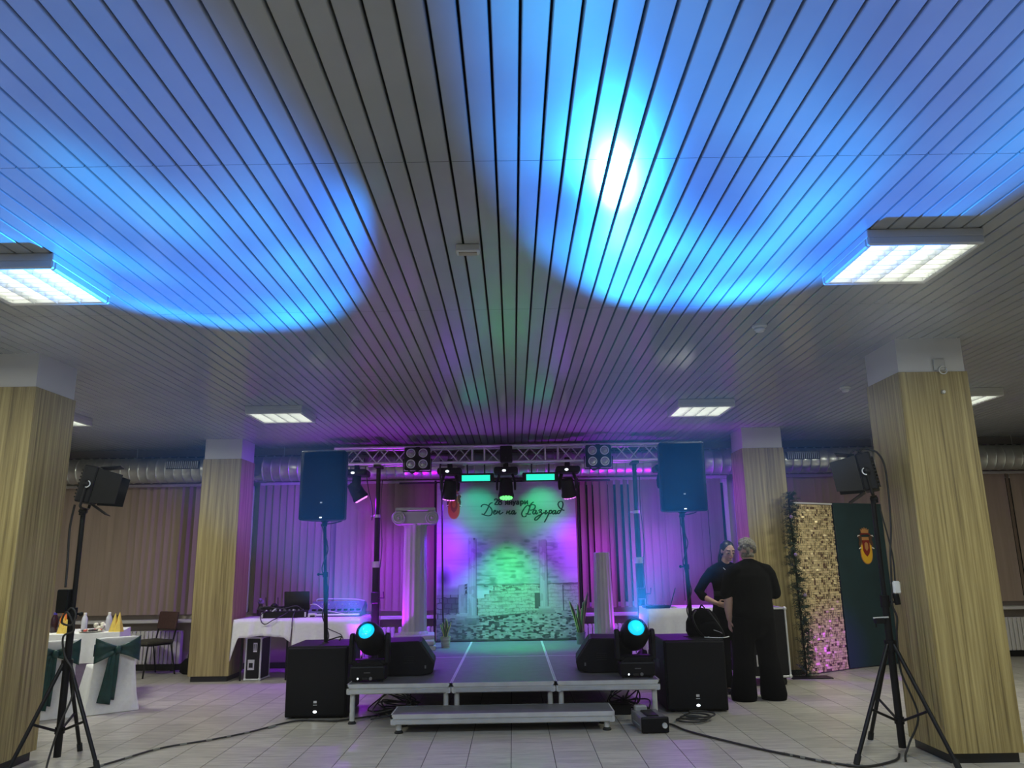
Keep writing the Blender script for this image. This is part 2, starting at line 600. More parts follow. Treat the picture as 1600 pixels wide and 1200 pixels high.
blind(3.42, 8.05, 'cream vertical blind behind the gold sequin wall and the big pillar', [(7.56, 7.66, 30)], -13)

# radiators under the sill
def radiator(xa, xb, label):
    t = thing('radiator', label, 'radiator', (xa, 11.76, 0.1), group='ribbed radiators under the windows')
    L = xb - xa
    rb = B()
    n = int(L / 0.06)
    for i in range(n):
        x = (i + .5) * L / n
        rb.box(x - 0.025, x + 0.025, -0.045, 0.05, 0.0, 0.46, bev=0.008)
    rb.obj('ribs', M['radiator'], t)
    B().box(0, L, -0.03, 0.03, 0.03, 0.05).box(0, L, -0.03, 0.03, 0.41, 0.43).obj('header_pipe', M['radiator'], t)
    B().box(0.1, 0.14, -0.02, 0.03, -0.1, 0.03).box(L - .14, L - .1, -0.02, 0.03, -0.1, 0.03).obj('bracket', M['plinth'], t)
radiator(-6.6, -4.85, 'white ribbed radiator behind the brown chair')
radiator(-3.1, -1.75, 'white ribbed radiator behind the equipment tables')
radiator(-1.70, -0.2, 'white ribbed radiator behind the tall plaster column')
radiator(0.95, 2.2, 'white ribbed radiator behind the broken fluted column')
radiator(6.6, 7.9, 'white ribbed radiator beside the big pillar at the frame edge')

# ventilation duct (one run, corrugated) with grilles
t = thing('ventilation_duct', 'round galvanised spiral air duct running along the back wall below the ceiling', 'duct', (0, 11.43, 2.87))
b = B()
prof = []
x = X0
while x < X1:
    prof += [(0.185, x), (0.185, x + 0.10), (0.193, x + 0.112), (0.185, x + 0.124)]
    x += 0.13
b.lathe(prof, 28, Mx=Matrix.Rotation(R(90), 4, 'Y'))
b.obj('pipe', M['duct'], t, smooth='auto')
for gx in (-6.95, -4.83, -2.4, 4.28, 6.2):
    g = B()
    g.box(gx - 0.24, gx + 0.24, -0.20, -0.10, -0.005, 0.115)
    go = g.obj('vent_grille', M['grille'], t)
    fb = B()
    for i in range(16):
        xx = gx - 0.22 + 0.44 * i / 15
        fb.box(xx - 0.004, xx + 0.004, -0.206, -0.195, 0.005, 0.105)
    fb.obj('fin', M['alud'], go)
hb = B()
for hx in (-7.4, -5.6, -3.4, -1.2, 1.1, 3.3, 5.4, 7.5):
    hb.cyl((hx, 0, 0.15), (hx, 0, 0.33), 0.006, n=6)
hb.obj('hanger_rod', M['alud'], t)

# ------------------------------------------------------------------ pillars
def pillar(x0, x1, y0, y1, label, ztop=2.92):
    t = thing('pillar', label, None, ((x0 + x1) / 2, (y0 + y1) / 2, 0), kind='structure')
    hx, hy = (x1 - x0) / 2, (y1 - y0) / 2
    B().box(-hx + .03, hx - .03, -hy + .03, hy - .03, 0, 0.075).obj('plinth', M['plinth'], t)
    for nm, a in (('front', (-hx, hx, -hy, -hy + .018)), ('back', (-hx, hx, hy - .018, hy)), ('left', (-hx, -hx + .018, -hy + .018, hy - .018)), ('right', (hx - .018, hx, -hy + .018, hy - .018))):
        B().box(a[0], a[1], a[2], a[3], 0.07, ztop, bev=0.002).obj('cladding_panel', M['wood'], t)
    B().box(-hx + .012, hx - .012, -hy + .012, hy - .012, ztop - .02, CEIL + .05).obj('upper_shaft', M['cap'], t)
    return t
pillar(3.13, 3.69, 6.03, 6.60, 'large striped wood pillar behind the tripod beside the gold sequin wall')
pillar(-4.40, -3.84, 6.06, 6.64, 'large striped wood pillar beside the tripod and the banquet table')
pillar(3.125, 3.685, 10.35, 10.90, 'rear striped wood pillar behind the two people')
pillar(-4.28, -3.745, 10.62, 11.17, 'rear striped wood pillar beside the cloth-covered equipment table')

# hook bracket and little spotlight on the right pillar
t = thing('ring_hook', 'small steel ring hook fixed on the white top of the big pillar', 'hook', (3.47, 6.03, 2.95))
B().box(-0.045, 0.045, -0.006, 0.012, -0.02, 0.075, bev=0.003).obj('plate', M['alud'], t)
rb = B()
rb.tube([(0.02 + 0.032 * math.cos(a), -0.012, -0.02 + 0.032 * math.sin(a)) for a in np.linspace(0.3 * PI, 2.2 * PI, 18)], 0.006, 6)
rb.obj('ring', M['alu'], t, True)
B().lathe([(0.012, 0), (0.018, 0.006), (0.012, 0.02)], 12, Mx=Matrix.Rotation(R(90), 4, 'X')).obj('wall_peg', M['alud'])
o = bpy.data.objects['wall_peg']
o.location = (3.47, 6.03, 2.75)
tag(o, 'tiny metal peg on the wood of the big pillar below the ring hook', 'peg')

# ------------------------------------------------------------------ ceiling lamps
def make_lamp(loc, label):
    t = thing('ceiling_lamp', label, 'lamp', loc, group='square louvred ceiling lamps')
    h = 0.315
    b = B()
    b.box(-h, h, -h, h, -0.045, 0.0, bev=0.004)
    b.obj('housing', M['white_metal'], t)
    f = B()
    k = 0.285
    f.box(-h, h, -h, -k, -0.09, -0.04, bev=0.008).box(-h, h, k, h, -0.09, -0.04, bev=0.008)
    f.box(-h, -k, -k, k, -0.09, -0.04, bev=0.008).box(k, h, -k, k, -0.09, -0.04, bev=0.008)
    f.obj('frame', M['white_metal'], t)
    B().box(-k, k, -k, k, -0.052, -0.046).obj('diffuser', M['diffuser'], t)
    for i in range(3):
        x = -k + 2 * k * (i + 1) / 4
        l = B()
        l.prism([(x - .008, -0.054), (x + .008, -0.054), (x + .002, -0.088), (x - .002, -0.088)], -k, k, 'y')
        l.obj('louvre_blade', M['louvre'], t)
    cb = B()
    for j in range(1, 8):
        y = -k + 2 * k * j / 8
        cb.box(-k, k, y - 0.0025, y + 0.0025, -0.086, -0.060)
    cb.obj('cross_blades', M['louvre'], t)
    l = bpy.data.lights.new('tube_light', 'AREA')
    l.shape = 'SQUARE'; l.size = 0.56; l.energy = LAMP_W * ((0.34 if abs(loc[0]) < 4 else 1.4) if loc[1] > 7 else 0.95); l.color = PANEL_C
    lo = bpy.data.objects.new('tube_light', l); COL.objects.link(lo); lo.parent = t; lo.location = (0, 0, -0.096)
    return t
lamps = [
    (2.25, 4.17, 'large bright ceiling lamp above and before the right big pillar'),
    (-2.85, 4.32, 'large bright ceiling lamp cut by the left frame edge'),
    (-2.63, 8.66, 'ceiling lamp above the left hanging speaker, near the rear pillar'),
    (2.17, 8.66, 'ceiling lamp above the right hanging speaker, near the rear pillar'),
    (-5.28, 8.66, 'ceiling lamp mostly hidden behind the left big pillar'),
    (4.93, 8.3, 'ceiling lamp mostly hidden behind the right big pillar'),
    (-5.3, 4.2, None), (5.0, 4.2, None), (-2.85, 0.0, None), (2.25, 0.0, None)]
for k, (x, y, lab) in enumerate(lamps):
    make_lamp((x, y, CEIL), lab or 'louvred ceiling lamp outside the frame, ' + ('beyond the left frame edge', 'beyond the right frame edge', 'above the left of the viewer', 'above the right of the viewer')[k - 6])

o = B().box(-0.066, 0.066, -0.035, 0.035, -0.045, 0, bev=0.006).obj('sensor_housing', M['white_metal'])
t = thing('ceiling_sensor', 'small flat beige box fixed on the ceiling between the blue light pools', 'sensor', (-0.225, 4.0, CEIL))
o.parent = t
B().box(-0.05, 0.05, -0.02, 0.02, -0.05, -0.044).obj('cover', M['wall'], t)
def smoke_det(x, y, lab):
    t = thing('smoke_detector', lab, 'smoke detector', (x, y, CEIL), group='round smoke detectors')
    B().lathe([(0.055, 0), (0.055, -0.012), (0.045, -0.02)], 20).obj('mount', M['white_metal'], t, 'auto')
    B().lathe([(0.038, -0.02), (0.042, -0.035), (0.03, -0.05), (0.012, -0.053)], 20).obj('head', M['white_metal'], t, 'auto')
smoke_det(1.9, 5.6, 'round smoke detector on the ceiling before the rear right lamp')
smoke_det(3.5, 7.85, 'round smoke detector on the ceiling beside the big right pillar top')

# ------------------------------------------------------------------ stage decks and step
def deck(x0, x1, y0, y1, ztop, label, name='stage_deck', group='aluminium framed stage decks', hgt=0.092, leg=None, cat='stage deck'):
    t = thing(name, label, cat, ((x0 + x1) / 2, (y0 + y1) / 2, 0), group=group)
    a, c = (x1 - x0) / 2 - 0.002, (y1 - y0) / 2 - 0.002
    z0 = ztop - hgt
    B().box(-a + .012, a - .012, -c + .012, c - .012, ztop - .02, ztop - .0005).obj('deck_board', M['deck'], t)
    # profile of the aluminium edge: two ridges with a groove between
    prof = [(0, ztop), (0, ztop - .036), (.010, ztop - .040), (.010, ztop - .046), (0, ztop - .050), (0.006, z0 + .008), (.014, z0), (.045, z0), (.045, z0 + .004), (.022, z0 + .008), (.022, ztop - .022), (.012, ztop - .022), (.012, ztop)]
    for s, nm in ((0, 'edge_rail'), (1, 'edge_rail'), (2, 'edge_rail'), (3, 'edge_rail')):
        b = B()
        if s in (0, 2):
            pl = [(-c + d, z) for d, z in prof]
            b.prism(pl, -a, a, 'x')
        else:
            pl = [(-a + d, z) for d, z in prof]
            b.prism(pl, -c, c, 'y')
        if s in (2, 3):
            b.xf(Matrix.Rotation(PI, 4, 'Z'))
        b.obj(nm, M['alu'], t)
    B().box(-.03, .03, -c + .05, c - .05, z0 + .01, ztop - .022).obj('cross_beam', M['alud'], t)
    pos = leg or [(-a + .05, -c + .06), (a - .05, -c + .06), (-a + .05, c - .06), (a - .05, c - .06)]
    for lx, ly in pos:
        b = B()
        b.cyl((lx, ly, 0.02), (lx, ly, z0 + .01), 0.025, n=16)
        lo = b.obj('leg', M['alu'], t, 'auto')
        B().lathe([(0.038, 0.0), (0.04, 0.008), (0.03, 0.02), (0.022, 0.03)], 16, at=(lx, ly, 0)).obj('foot', M['rubber'], lo, 'auto')
    return t
ZS = 0.36
dl = [('front left stage deck under the left floor moving light', 'front middle stage deck behind the low step', 'front right stage deck under the right floor moving light'),
      ('rear left stage deck carrying the tall plaster column', 'rear middle stage deck in front of the printed banner', 'rear right stage deck carrying the broken fluted column')]
for r_, (ya, yb) in enumerate(((7.75, 9.75), (9.753, 11.66))):
    for k in range(3):
        deck(-1.605 + k * 0.995, -1.605 + (k + 1) * 0.995, ya, yb, ZS, dl[r_][k])
deck(-1.115, 0.883, 7.31, 7.735, 0.165, 'low aluminium edged step in front of the stage', 'stage_step', None, hgt=0.088, cat='step',
     leg=[(-.93, -.15), (.93, -.15), (-.93, .15), (.93, .15)])

# ------------------------------------------------------------------ subwoofers and speakers
def subwoofer(loc, rz, label):
    t = thing('subwoofer', label, 'speaker', loc, rz, 'black bass cabinets on the floor')
    w, d, h = 0.61, 0.70, 0.68
    B().box(-w / 2, w / 2, 0.02, d, 0.012, h, bev=0.012, seg=2).obj('cabinet', M['lycra'], t)
    B().box(-w / 2 + .012, w / 2 - .012, -0.012, 0.03, 0.03, h - .015, bev=0.012, seg=2).obj('grille', M['cloth_black'], t)
    b = B()
    b.box(-.016, .016, -.016, -.011, 0.148, 0.170).box(-.019, .019, -.016, -.011, 0.128, 0.134)
    b.obj('badge', M['badge'], t)
    B().lathe([(0.0, 0), (0.013, 0.0), (0.011, 0.005), (0.0, .006)], 14, Mx=Matrix.Translation((0, -.012, 0.068)) @ Matrix.Rotation(R(90), 4, 'X') @ Matrix.Scale(1.5, 4, (1, 0, 0))).obj('status_light', M['led_white'], t)
    for x in (-w / 2 + .07, w / 2 - .07):
        for y in (0.09, d - .07):
            B().lathe([(0.022, 0), (0.025, 0.014)], 12, at=(x, y, 0)).obj('foot', M['rubber'], t)
    for sx in (-1, 1):
        B().box(sx * w / 2 - .004, sx * w / 2 + .004, .28, .48, .38, .46, bev=.003).obj('side_handle', M['blackm'], t)
    B().lathe([(0.04, 0), (0.035, 0.006), (0.022, 0.007)], 16, at=(0, .35, h)).obj('pole_socket', M['blackm'], t)
    return t
subwoofer((-1.97, 8.07, 0), R(0.5), 'black bass cabinet at the left stage corner, before the cloth-covered tables')
subwoofer((1.80, 8.085, 0), R(-0.5), 'black bass cabinet at the right stage corner, with a backpack on it')

def speaker(loc, rz, label, side, tilt=0.0):
    """loc is the top of the pole; front faces -y"""
    t = thing('loudspeaker', label, 'speaker', loc, rz, 'tall black speakers on poles')
    t.rotation_euler = (R(tilt), 0, rz)
    hw = 0.243
    out = [(-hw, -.19), (-hw + .02, -.205), (hw - .02, -.205), (hw, -.19), (hw - .005, -.03), (.135, .19), (-.135, .19), (-hw + .005, -.03)]
    h = 0.735
    cab = B()
    cab.prism(out, 0.0, h, 'z', bev=0.014)
    cab.obj('cabinet', M['black'], t)
    def f(u, v):
        x = (u - .5) * (2 * hw - .03)
        return (x, -.207 - .018 * math.cos((u - .5) * PI), 0.02 + v * (h - .04))
    g = B()
    g.grid(f, 14, 3)
    go = g.obj('grille', M['cloth_black'], t, True)
    sd = go.modifiers.new('s', 'SOLIDIFY'); sd.thickness = 0.008
    b = B()
    b.box(-.011, .011, -.231, -.226, 0.172, 0.186)
    b.obj('badge', M['badge'], t)
    B().box(-.012, .012, -.230, -.224, 0.018, 0.028).obj('status_light', M['led_white'], t)
    tp = B()
    tp.prism([(x * .9, y * .88) for x, y in out], h - .001, h + .006, 'z')
    tp.obj('lit_top_sheet', M['alud'], t)  # pale sheet puts the lamp light on the black cabinet top into colour
    B().box(-.09, .09, -.03, .03, h + .006, h + .02, bev=.006).obj('top_handle', M['blackm'], t)
    B().lathe([(0.05, -0.004), (0.03, -.02), (0.026, -.06)], 16, at=(0, 0, 0)).obj('pole_cup', M['blackm'], t, 'auto')
    return t
speaker((-2.03, 8.42, 1.935), R(2), 'tall black loudspeaker on the pole of the left bass cabinet', -1)
speaker((1.84, 8.43, 1.972), R(-3), 'tall black loudspeaker on the pole of the right bass cabinet', 1, 1.5)
def speaker_pole(p, q, label):
    t = thing('speaker_pole', label, 'pole', p, group='cable wrapped speaker poles')
    d = Vector(q) - Vector(p)
    b = B(); b.cyl((0, 0, 0), d * .55, 0.021, n=14); b.obj('lower_tube', M['blackm'], t, 'auto')
    b = B(); b.cyl(d * .5, d, 0.0165, n=14); b.obj('upper_tube', M['blackm'], t, 'auto')
    b = B(); b.cyl(d * .53, d * .57, 0.028, n=14); co = b.obj('collar', M['black'], t, 'auto')
    b = B(); b.cyl(d * .55 + Vector((.02, 0, 0)), d * .55 + Vector((-.065, -.02, 0.004)), 0.008, n=8); b.ball(tuple(d * .55 + Vector((-.068, -.02, .004))), .016); b.obj('clamp_knob', M['black'], co, True)
    b = B()
    pts = []
    n = 60
    for i in range(n + 1):
        u = i / n
        c = d * (0.02 + .95 * u)
        rr = 0.024 + .009 * abs(math.sin(u * 23))
        pts.append(c + Vector((rr * math.cos(u * 16), rr * math.sin(u * 16), 0)))
    pts += [d + Vector((.06, .02, -.03)), d + Vector((.17, .07, .0)), d + Vector((.16, .14, .06))]
    pts = [Vector((.12, .10, .012)), Vector((.16, -.02, .06))] + pts
    b.tube(catmull(pts, 3), 0.0065, 6)
    b.obj('wrapped_cable', M['cable'], t, True)
speaker_pole((-1.97, 8.42, 0.68), (-2.03, 8.42, 1.935), 'black pole wrapped with cable between the left bass cabinet and its speaker')
speaker_pole((1.86, 8.43, 0.68), (1.84, 8.43, 1.972), 'black pole wrapped with cable between the right bass cabinet and its speaker')

# ------------------------------------------------------------------ floor moving heads (blue beams)
def gobo_nodes(light, seed, edge):
    light.use_nodes = True
    nt = light.node_tree
    em = nt.nodes['Emission']
    tc = nt.nodes.new('ShaderNodeTexCoord')
    sp = nt.nodes.new('ShaderNodeSeparateXYZ')
    nt.links.new(tc.outputs['Normal'], sp.inputs[0])
    def mth(op, a, b_=None):
        n = nt.nodes.new('ShaderNodeMath'); n.operation = op
        for i, v in enumerate((a, b_)):
            if v is None: continue
            if isinstance(v, (int, float)): n.inputs[i].default_value = v
            else: nt.links.new(v, n.inputs[i])
        return n.outputs[0]
    az = mth('ABSOLUTE', sp.outputs[2])
    px, py = mth('DIVIDE', sp.outputs[0], az), mth('DIVIDE', sp.outputs[1], az)
    cb = nt.nodes.new('ShaderNodeCombineXYZ')
    nt.links.new(px, cb.inputs[0]); nt.links.new(py, cb.inputs[1])
    cb.inputs[2].default_value = seed
    nz = nt.nodes.new('ShaderNodeTexNoise')
    nz.inputs['Scale'].default_value = 6.0
    nz.inputs['Detail'].default_value = 1.5
    nz.inputs['Distortion'].default_value = 1.2
    nt.links.new(cb.outputs[0], nz.inputs['Vector'])
    mr = nt.nodes.new('ShaderNodeMapRange')
    mr.inputs['From Min'].default_value, mr.inputs['From Max'].default_value = 0.36, 0.72
    mr.inputs['To Min'].default_value, mr.inputs['To Max'].default_value = 0.55, 1.35
    mr.interpolation_type = 'SMOOTHSTEP'
    nt.links.new(nz.outputs['Fac'], mr.inputs[0])
    nt.links.new(mr.outputs[0], em.inputs['Strength'])
    cr_ = nt.nodes.new('ShaderNodeValToRGB')
    e = cr_.color_ramp.elements
    e[0].position, e[1].position = 0.38, 0.75
    e[0].color, e[1].color = (0.006, 0.20, 1.0, 1), (0.025, 0.42, 1.0, 1)
    nt.links.new(nz.outputs['Fac'], cr_.inputs[0])
    nt.links.new(cr_.outputs[0], em.inputs['Color'])

def moving_head(loc, target, label, seed, power, cone):
    t = thing('moving_head_light', label, 'stage light', loc, group='moving lights standing on the stage corners')
    b = B()
    b.box(-.17, .17, -.13, .13, 0.015, 0.15, bev=0.018, seg=2)
    b.prism([(-.15, .15), (.15, .15), (.11, .185), (-.11, .185)], -.10, .10, 'y')
    base = b.obj('base', M['black'], t)
    B().box(-.045, .01, -.134, -.128, 0.022, 0.048, bev=.002).obj('display', M['screen'], base)
    B().lathe([(0.0, 0), (0.017, 0), (0.015, .006), (0, .007)], 14, Mx=Matrix.Translation((.035, -.131, .035)) @ Matrix.Rotation(R(90), 4, 'X')).obj('control_dial', M['greyd'], base)
    B().lathe([(0.0, 0), (0.009, 0), (0.006, .004), (0, .005)], 10, Mx=Matrix.Translation((-.09, -.131, .035)) @ Matrix.Rotation(R(90), 4, 'X')).obj('status_light', M['led_white'], base)
    B().box(-.03, .03, -.133, -.129, .085, .092).obj('model_plate', M['greyd'], base)
    for sx in (-1, 1):
        for sy_ in (-1, 1):
            B().lathe([(0.02, 0), (0.022, .016)], 10, at=(sx * .13, sy_ * .09, 0)).obj('foot', M['rubber'], base)
    for sx in (-1, 1):
        b = B()
        b.prism([(-.075, .16), (.075, .16), (.055, .40), (.035, .445), (-.035, .445), (-.055, .40)], sx * .175 - .022, sx * .175 + .022, 'x', bev=.01)
        b.obj('yoke_arm', M['black'], t)
    B().box(-.17, .17, -.07, .07, .15, .20, bev=.012).obj('yoke_bridge', M['black'], t)
    c = Vector((0, 0, .395))
    d = (Vector(target) - (Vector(loc) + c)).normalized()
    q = d.to_track_quat('Z', 'Y').to_matrix().to_4x4()
    Mx = Matrix.Translation(c) @ q
    b = B()
    b.lathe([(0.05, -.19), (0.105, -.17), (0.135, -.09), (0.142, 0.0), (0.13, .08), (0.105, .15), (0.092, .17), (0.084, .172), (0.080, .150), (0.02, .149)], 28, Mx=Mx)
    hd = b.obj('lamp_head', M['black'], t, 'auto')
    b = B(); b.cyl((-.16, 0, .395), (.16, 0, .395), .03); b.obj('tilt_axle', M['black'], t, 'auto')
    b = B()
    b.lathe([(0.079, .152), (0.066, .164), (0.04, .173), (0.012, .176)], 28, Mx=Mx)
    b.obj('lens', M['bluelens'], hd, True)
    b = B()
    b.ball((0.008, 0.010, .170), (.042, .046, .013), Mx=Mx)
    b.obj('lens_core', M['bluecore'], hd, True)
    lp = Vector(loc) + c + d * 0.215
    s = spot('beam_lamp', lp, target, (1, 1, 1), power, cone, 0.22, 0.11, t)
    gobo_nodes(s.data, seed, 0)
    return t
HL, HR = (-1.43, 7.99, ZS), (1.19, 7.99, ZS)
def beamdir(az, el):
    return Vector((math.sin(R(az)) * math.cos(R(el)), -math.cos(R(az)) * math.cos(R(el)), math.sin(R(el))))
tl = Vector(HL) + Vector((0, 0, .395)) + beamdir(-7, 31) * 4
tr = Vector(HR) + Vector((0, 0, .395)) + beamdir(0.5, 27.5) * 4
moving_head(HL, tl, 'black moving light with glowing blue lens on the left stage corner', 1.7, BLUE_W * .8, 29)
moving_head(HR, tr, 'black moving light with glowing blue lens on the right stage corner', 4.3, BLUE_W, 29.5)

# ------------------------------------------------------------------ wedge monitors
def wedge(loc, rz, mirror, label):
    t = thing('stage_monitor', label, 'speaker', loc, rz, 'wedge monitors on the stage')
    s = -1 if mirror else 1
    pr_ = [(-.29, .01), (-.29, .33), (.13, .335), (.285, .115), (.262, .02), (.12, .0)]
    b = B(); b.prism([(s * x, z) for x, z in pr_], 0, .52, 'y', bev=.012)
    b.obj('cabinet', M['lycra'], t)
    d = Vector((.285 - .13, 0, .115 - .335)); nrm = Vector((.22, 0, .155)).normalized()
    b = B()
    p0 = Vector((.13, 0, .335)) + d * .06 + nrm * .006
    p1 = Vector((.13, 0, .335)) + d * .94 + nrm * .006
    b.prism([(s * p0.x, p0.z), (s * p1.x, p1.z), (s * (p1.x - .02), p1.z - .012), (s * (p0.x - .02), p0.z - .012)], .025, .495, 'y')
    b.obj('grille', M['cloth_black'], t)
    b = B()
    for k in range(4):
        b.box(s * (.02) - .05, s * (.02) + .05, -.006, .002, .12 + k * .02, .13 + k * .02)
    b.obj('side_slots', M['blackm'], t)
    B().box(s * .19 - .008, s * .19 + .008, -.004, .003, .07, .10).obj('badge', M['greyd'], t)
    return t
wedge((-1.10, 8.24, ZS), R(4), False, 'black wedge monitor beside the left floor moving light, sloping to stage centre')
wedge((0.905, 8.24, ZS), R(-4), True, 'black wedge monitor beside the right floor moving light, sloping to stage centre')

# ------------------------------------------------------------------ fog machine and cables at the stage
t = thing('fog_machine', 'small grey and black fog machine on the floor at the right stage corner', 'fog machine', (1.215, 7.19, 0), R(4))
B().box(-.12, .12, 0.015, .42, .012, .125, bev=.008).obj('housing', M['greyd'], t)
B().box(-.122, .122, -.012, .02, .004, .135, bev=.012, seg=2).obj('front_panel', M['black'], t)
B().box(-.055, .055, .07, .33, .118, .138, bev=.008).obj('top_grip', M['black'], t)
B().lathe([(.012, 0), (.024, .002), (.022, .018), (.012, .014)], 16, Mx=Matrix.Translation((.08, -.012, .066)) @ Matrix.Rotation(R(90), 4, 'X')).obj('nozzle', M['alu'], t, 'auto')
B().box(-.09, .02, .36, .44, .10, .165, bev=.01).obj('fluid_cap', M['alud'], t)
for sx in (-1, 1):
    B().box(sx * .118 - .006, sx * .118 + .006, .08, .34, .05, .062).obj('side_rail', M['alud'], t)
def cable(name, pts, r, label, m=None, k=8):
    b = B(); b.tube(catmull(pts, k), r, 7)
    o = b.obj(name, m or M['cable'], None, True)
    return tag(o, label, 'cable')
c1 = cable('floor_cable', [(-3.36, 6.05, .012), (-3.16, 6.37, .012), (-2.96, 6.88, .012), (-2.64, 7.18, .012), (-2.41, 7.46, .012), (-2.12, 7.93, .012), (-1.76, 7.90, .012), (-1.64, 7.95, .012), (-1.3, 8.2, .012)], .008, 'black cable with pale tape bands across the tiles to the left bass cabinet')
pp = catmull([(-3.36, 6.05, .012), (-3.16, 6.37, .012), (-2.96, 6.88, .012), (-2.64, 7.18, .012), (-2.41, 7.46, .012), (-2.12, 7.93, .012)], 8)
for i in range(3, len(pp) - 3, 4):
    b = B(); b.tube([pp[i], pp[i] * .5 + pp[i + 1] * .5, pp[i + 1]], .0095, 7)
    b.obj('tape_band', M['tape'], c1)
c2 = cable('floor_cable', [(1.26, 7.62, .012), (1.41, 7.50, .012), (1.52, 7.17, .012), (1.89, 6.57, .012), (2.1, 6.31, .012), (2.3, 6.08, .012), (2.5, 5.97, .012), (2.78, 6.12, .012), (2.9, 6.3, .012)], .009, 'black cable running from the fog machine across the tiles to the right tripod')
pp = catmull([(2.05, 6.38, .012), (2.1, 6.31, .012), (2.3, 6.08, .012), (2.5, 5.97, .012)], 8)
for i in range(1, len(pp) - 2, 3):
    b = B(); b.tube([pp[i], pp[i + 1]], .0105, 7)
    b.obj('tape_band', M['tape'], c2)
lp = []
for i in range(40):
    a = i * 0.55
    lp.append((1.60 + .13 * math.cos(a) + .004 * i, 7.62 + .12 * math.sin(a) + .003 * i, .012 + .0012 * i))
cable('coiled_cable', lp, .008, 'loose black cable coil on the tiles beside the fog machine', k=3)
for k, (x0_, lab) in enumerate(((-1.2, 'tangle of cables under the left side of the stage'), (1.18, 'tangle of cables hanging under the right stage corner'))):
    b = B()
    rs = random.Random(5 + k)
    for j in range(9):
        pts = [(x0_ + rs.uniform(-.16, .16), 8.0 + rs.uniform(-.1, .35), .27)]
        for q in range(4):
            pts.append((x0_ + rs.uniform(-.25, .2), 8.05 + rs.uniform(-.15, .5), .02 + rs.uniform(0, .2) * (3 - q) / 3))
        b.tube(catmull(pts, 6), .007, 6)
    tag(b.obj('cable_tangle', M['cable'], None, True), lab, 'cables', None, 'stuff')
b = B()
b.box(-.11, .11, -.08, .08, 0, .1, bev=.01)
o = b.obj('power_strip_box', M['black']); o.location = (1.02, 8.1, 0)
tag(o, 'black power box on the floor under the right side of the stage', 'power box')

# ------------------------------------------------------------------ truss
TY, TZ0, TZ1 = 10.75, 2.824, 3.046
t = thing('lighting_truss', 'silver aluminium box truss spanning above the stage between the two speakers', 'truss', (-0.11, TY, TZ0))
TX = 2.36
for y in (-.11, .11):
    for z in (0, TZ1 - TZ0):
        b = B(); b.cyl((-TX, y, z), (TX, y, z), .018, n=14); b.obj('chord', M['alu'], t, 'auto')
xs = [-TX + .03, -.44, -.27, .58, .76, TX - .03]
hh = TZ1 - TZ0
for y in (-.11, .11):
    for x in xs:
        b = B(); b.cyl((x, y, 0), (x, y, hh), .009, n=8); b.obj('strut', M['alu'], t, 'auto')
    for xa, xb in ((xs[0], xs[1]), (xs[2], xs[3]), (xs[4], xs[5])):
        n = max(4, round((xb - xa) / .215)); n += n % 2
        for i in range(n):
            u0, u1 = xa + (xb - xa) * i / n, xa + (xb - xa) * (i + 1) / n
            z0_, z1_ = (hh, 0) if (i % 2 == 0) == (y < 0) else (0, hh)
            b = B(); b.cyl((u0, y, z0_), (u1, y, z1_), .009, n=8); b.obj('brace', M['alu'], t, 'auto')
for z in (0, hh):
    for i in range(9):
        x = -TX + .1 + i * (2 * TX - .2) / 8
        b = B(); b.cyl((x, -.11, z), (x, .11, z), .008, n=8); b.obj('cross_strut', M['alu'], t, 'auto')

def truss_stand(x, label):
    t = thing('truss_stand', label, 'stand', (x, TY, 0), group='black truss lifting stands')
    b = B(); b.cyl((0, 0, .06), (0, 0, 1.45), .052, n=18); b.obj('outer_tube', M['blackm'], t, 'auto')
    b = B(); b.cyl((0, 0, 1.4), (0, 0, 2.12), .038, n=18); b.obj('middle_tube', M['blackm'], t, 'auto')
    b = B(); b.cyl((0, 0, 2.08), (0, 0, 2.79), .03, n=18); b.obj('inner_tube', M['blackm'], t, 'auto')
    b = B(); b.cyl((0, 0, 1.42), (0, 0, 1.50), .062, n=18).cyl((.0, 0, 1.46), (.0, -.09, 1.46), .012); b.obj('collar', M['alud'], t, 'auto')
    b = B(); b.cyl((0, 0, 2.09), (0, 0, 2.13), .046, n=18).cyl((0, 0, 2.11), (-.09, -.02, 2.11), .01); b.obj('collar', M['alud'], t, 'auto')
    b = B(); b.box(-.05, .05, -.09, -.04, .95, 1.1, bev=.01).cyl((.05, -.065, 1.02), (.12, -.065, 1.02), .008).cyl((.12, -.065, 1.02), (.12, -.12, 1.1), .008); b.obj('winch', M['blackm'], t)
    B().box(-.05, .05, -.13, .13, 2.77, TZ0 - .018, bev=.006).obj('truss_fork', M['blackm'], t)
    for ang in (90, 210, 330):
        dx, dy = .055 * 0 + math.cos(R(ang + 30)) , math.sin(R(ang + 30))
        L = .42
        b = B(); b.tube([(dx * .04, dy * .04, .30), (dx * .0 + dx * L * .6, dy * L * .6, .12), (dx * L, dy * L, .02)], .018, 8); b.obj('leg', M['blackm'], t, 'auto')
    b = B(); b.tube(catmull([(.06, -.03, 2.6), (.05, -.05, 2.2), (.075, -.03, 1.7), (.05, -.05, 1.3), (.07, -.03, .8), (.05, -.06, .3), (.12, -.1, .02)], 6), .006, 6); b.obj('cable', M['cable'], t, True)
    return t
truss_stand(-1.865, 'black telescopic stand holding the truss beside the tall plaster column')
truss_stand(1.715, 'black telescopic stand holding the truss beside the right floor moving light beam')

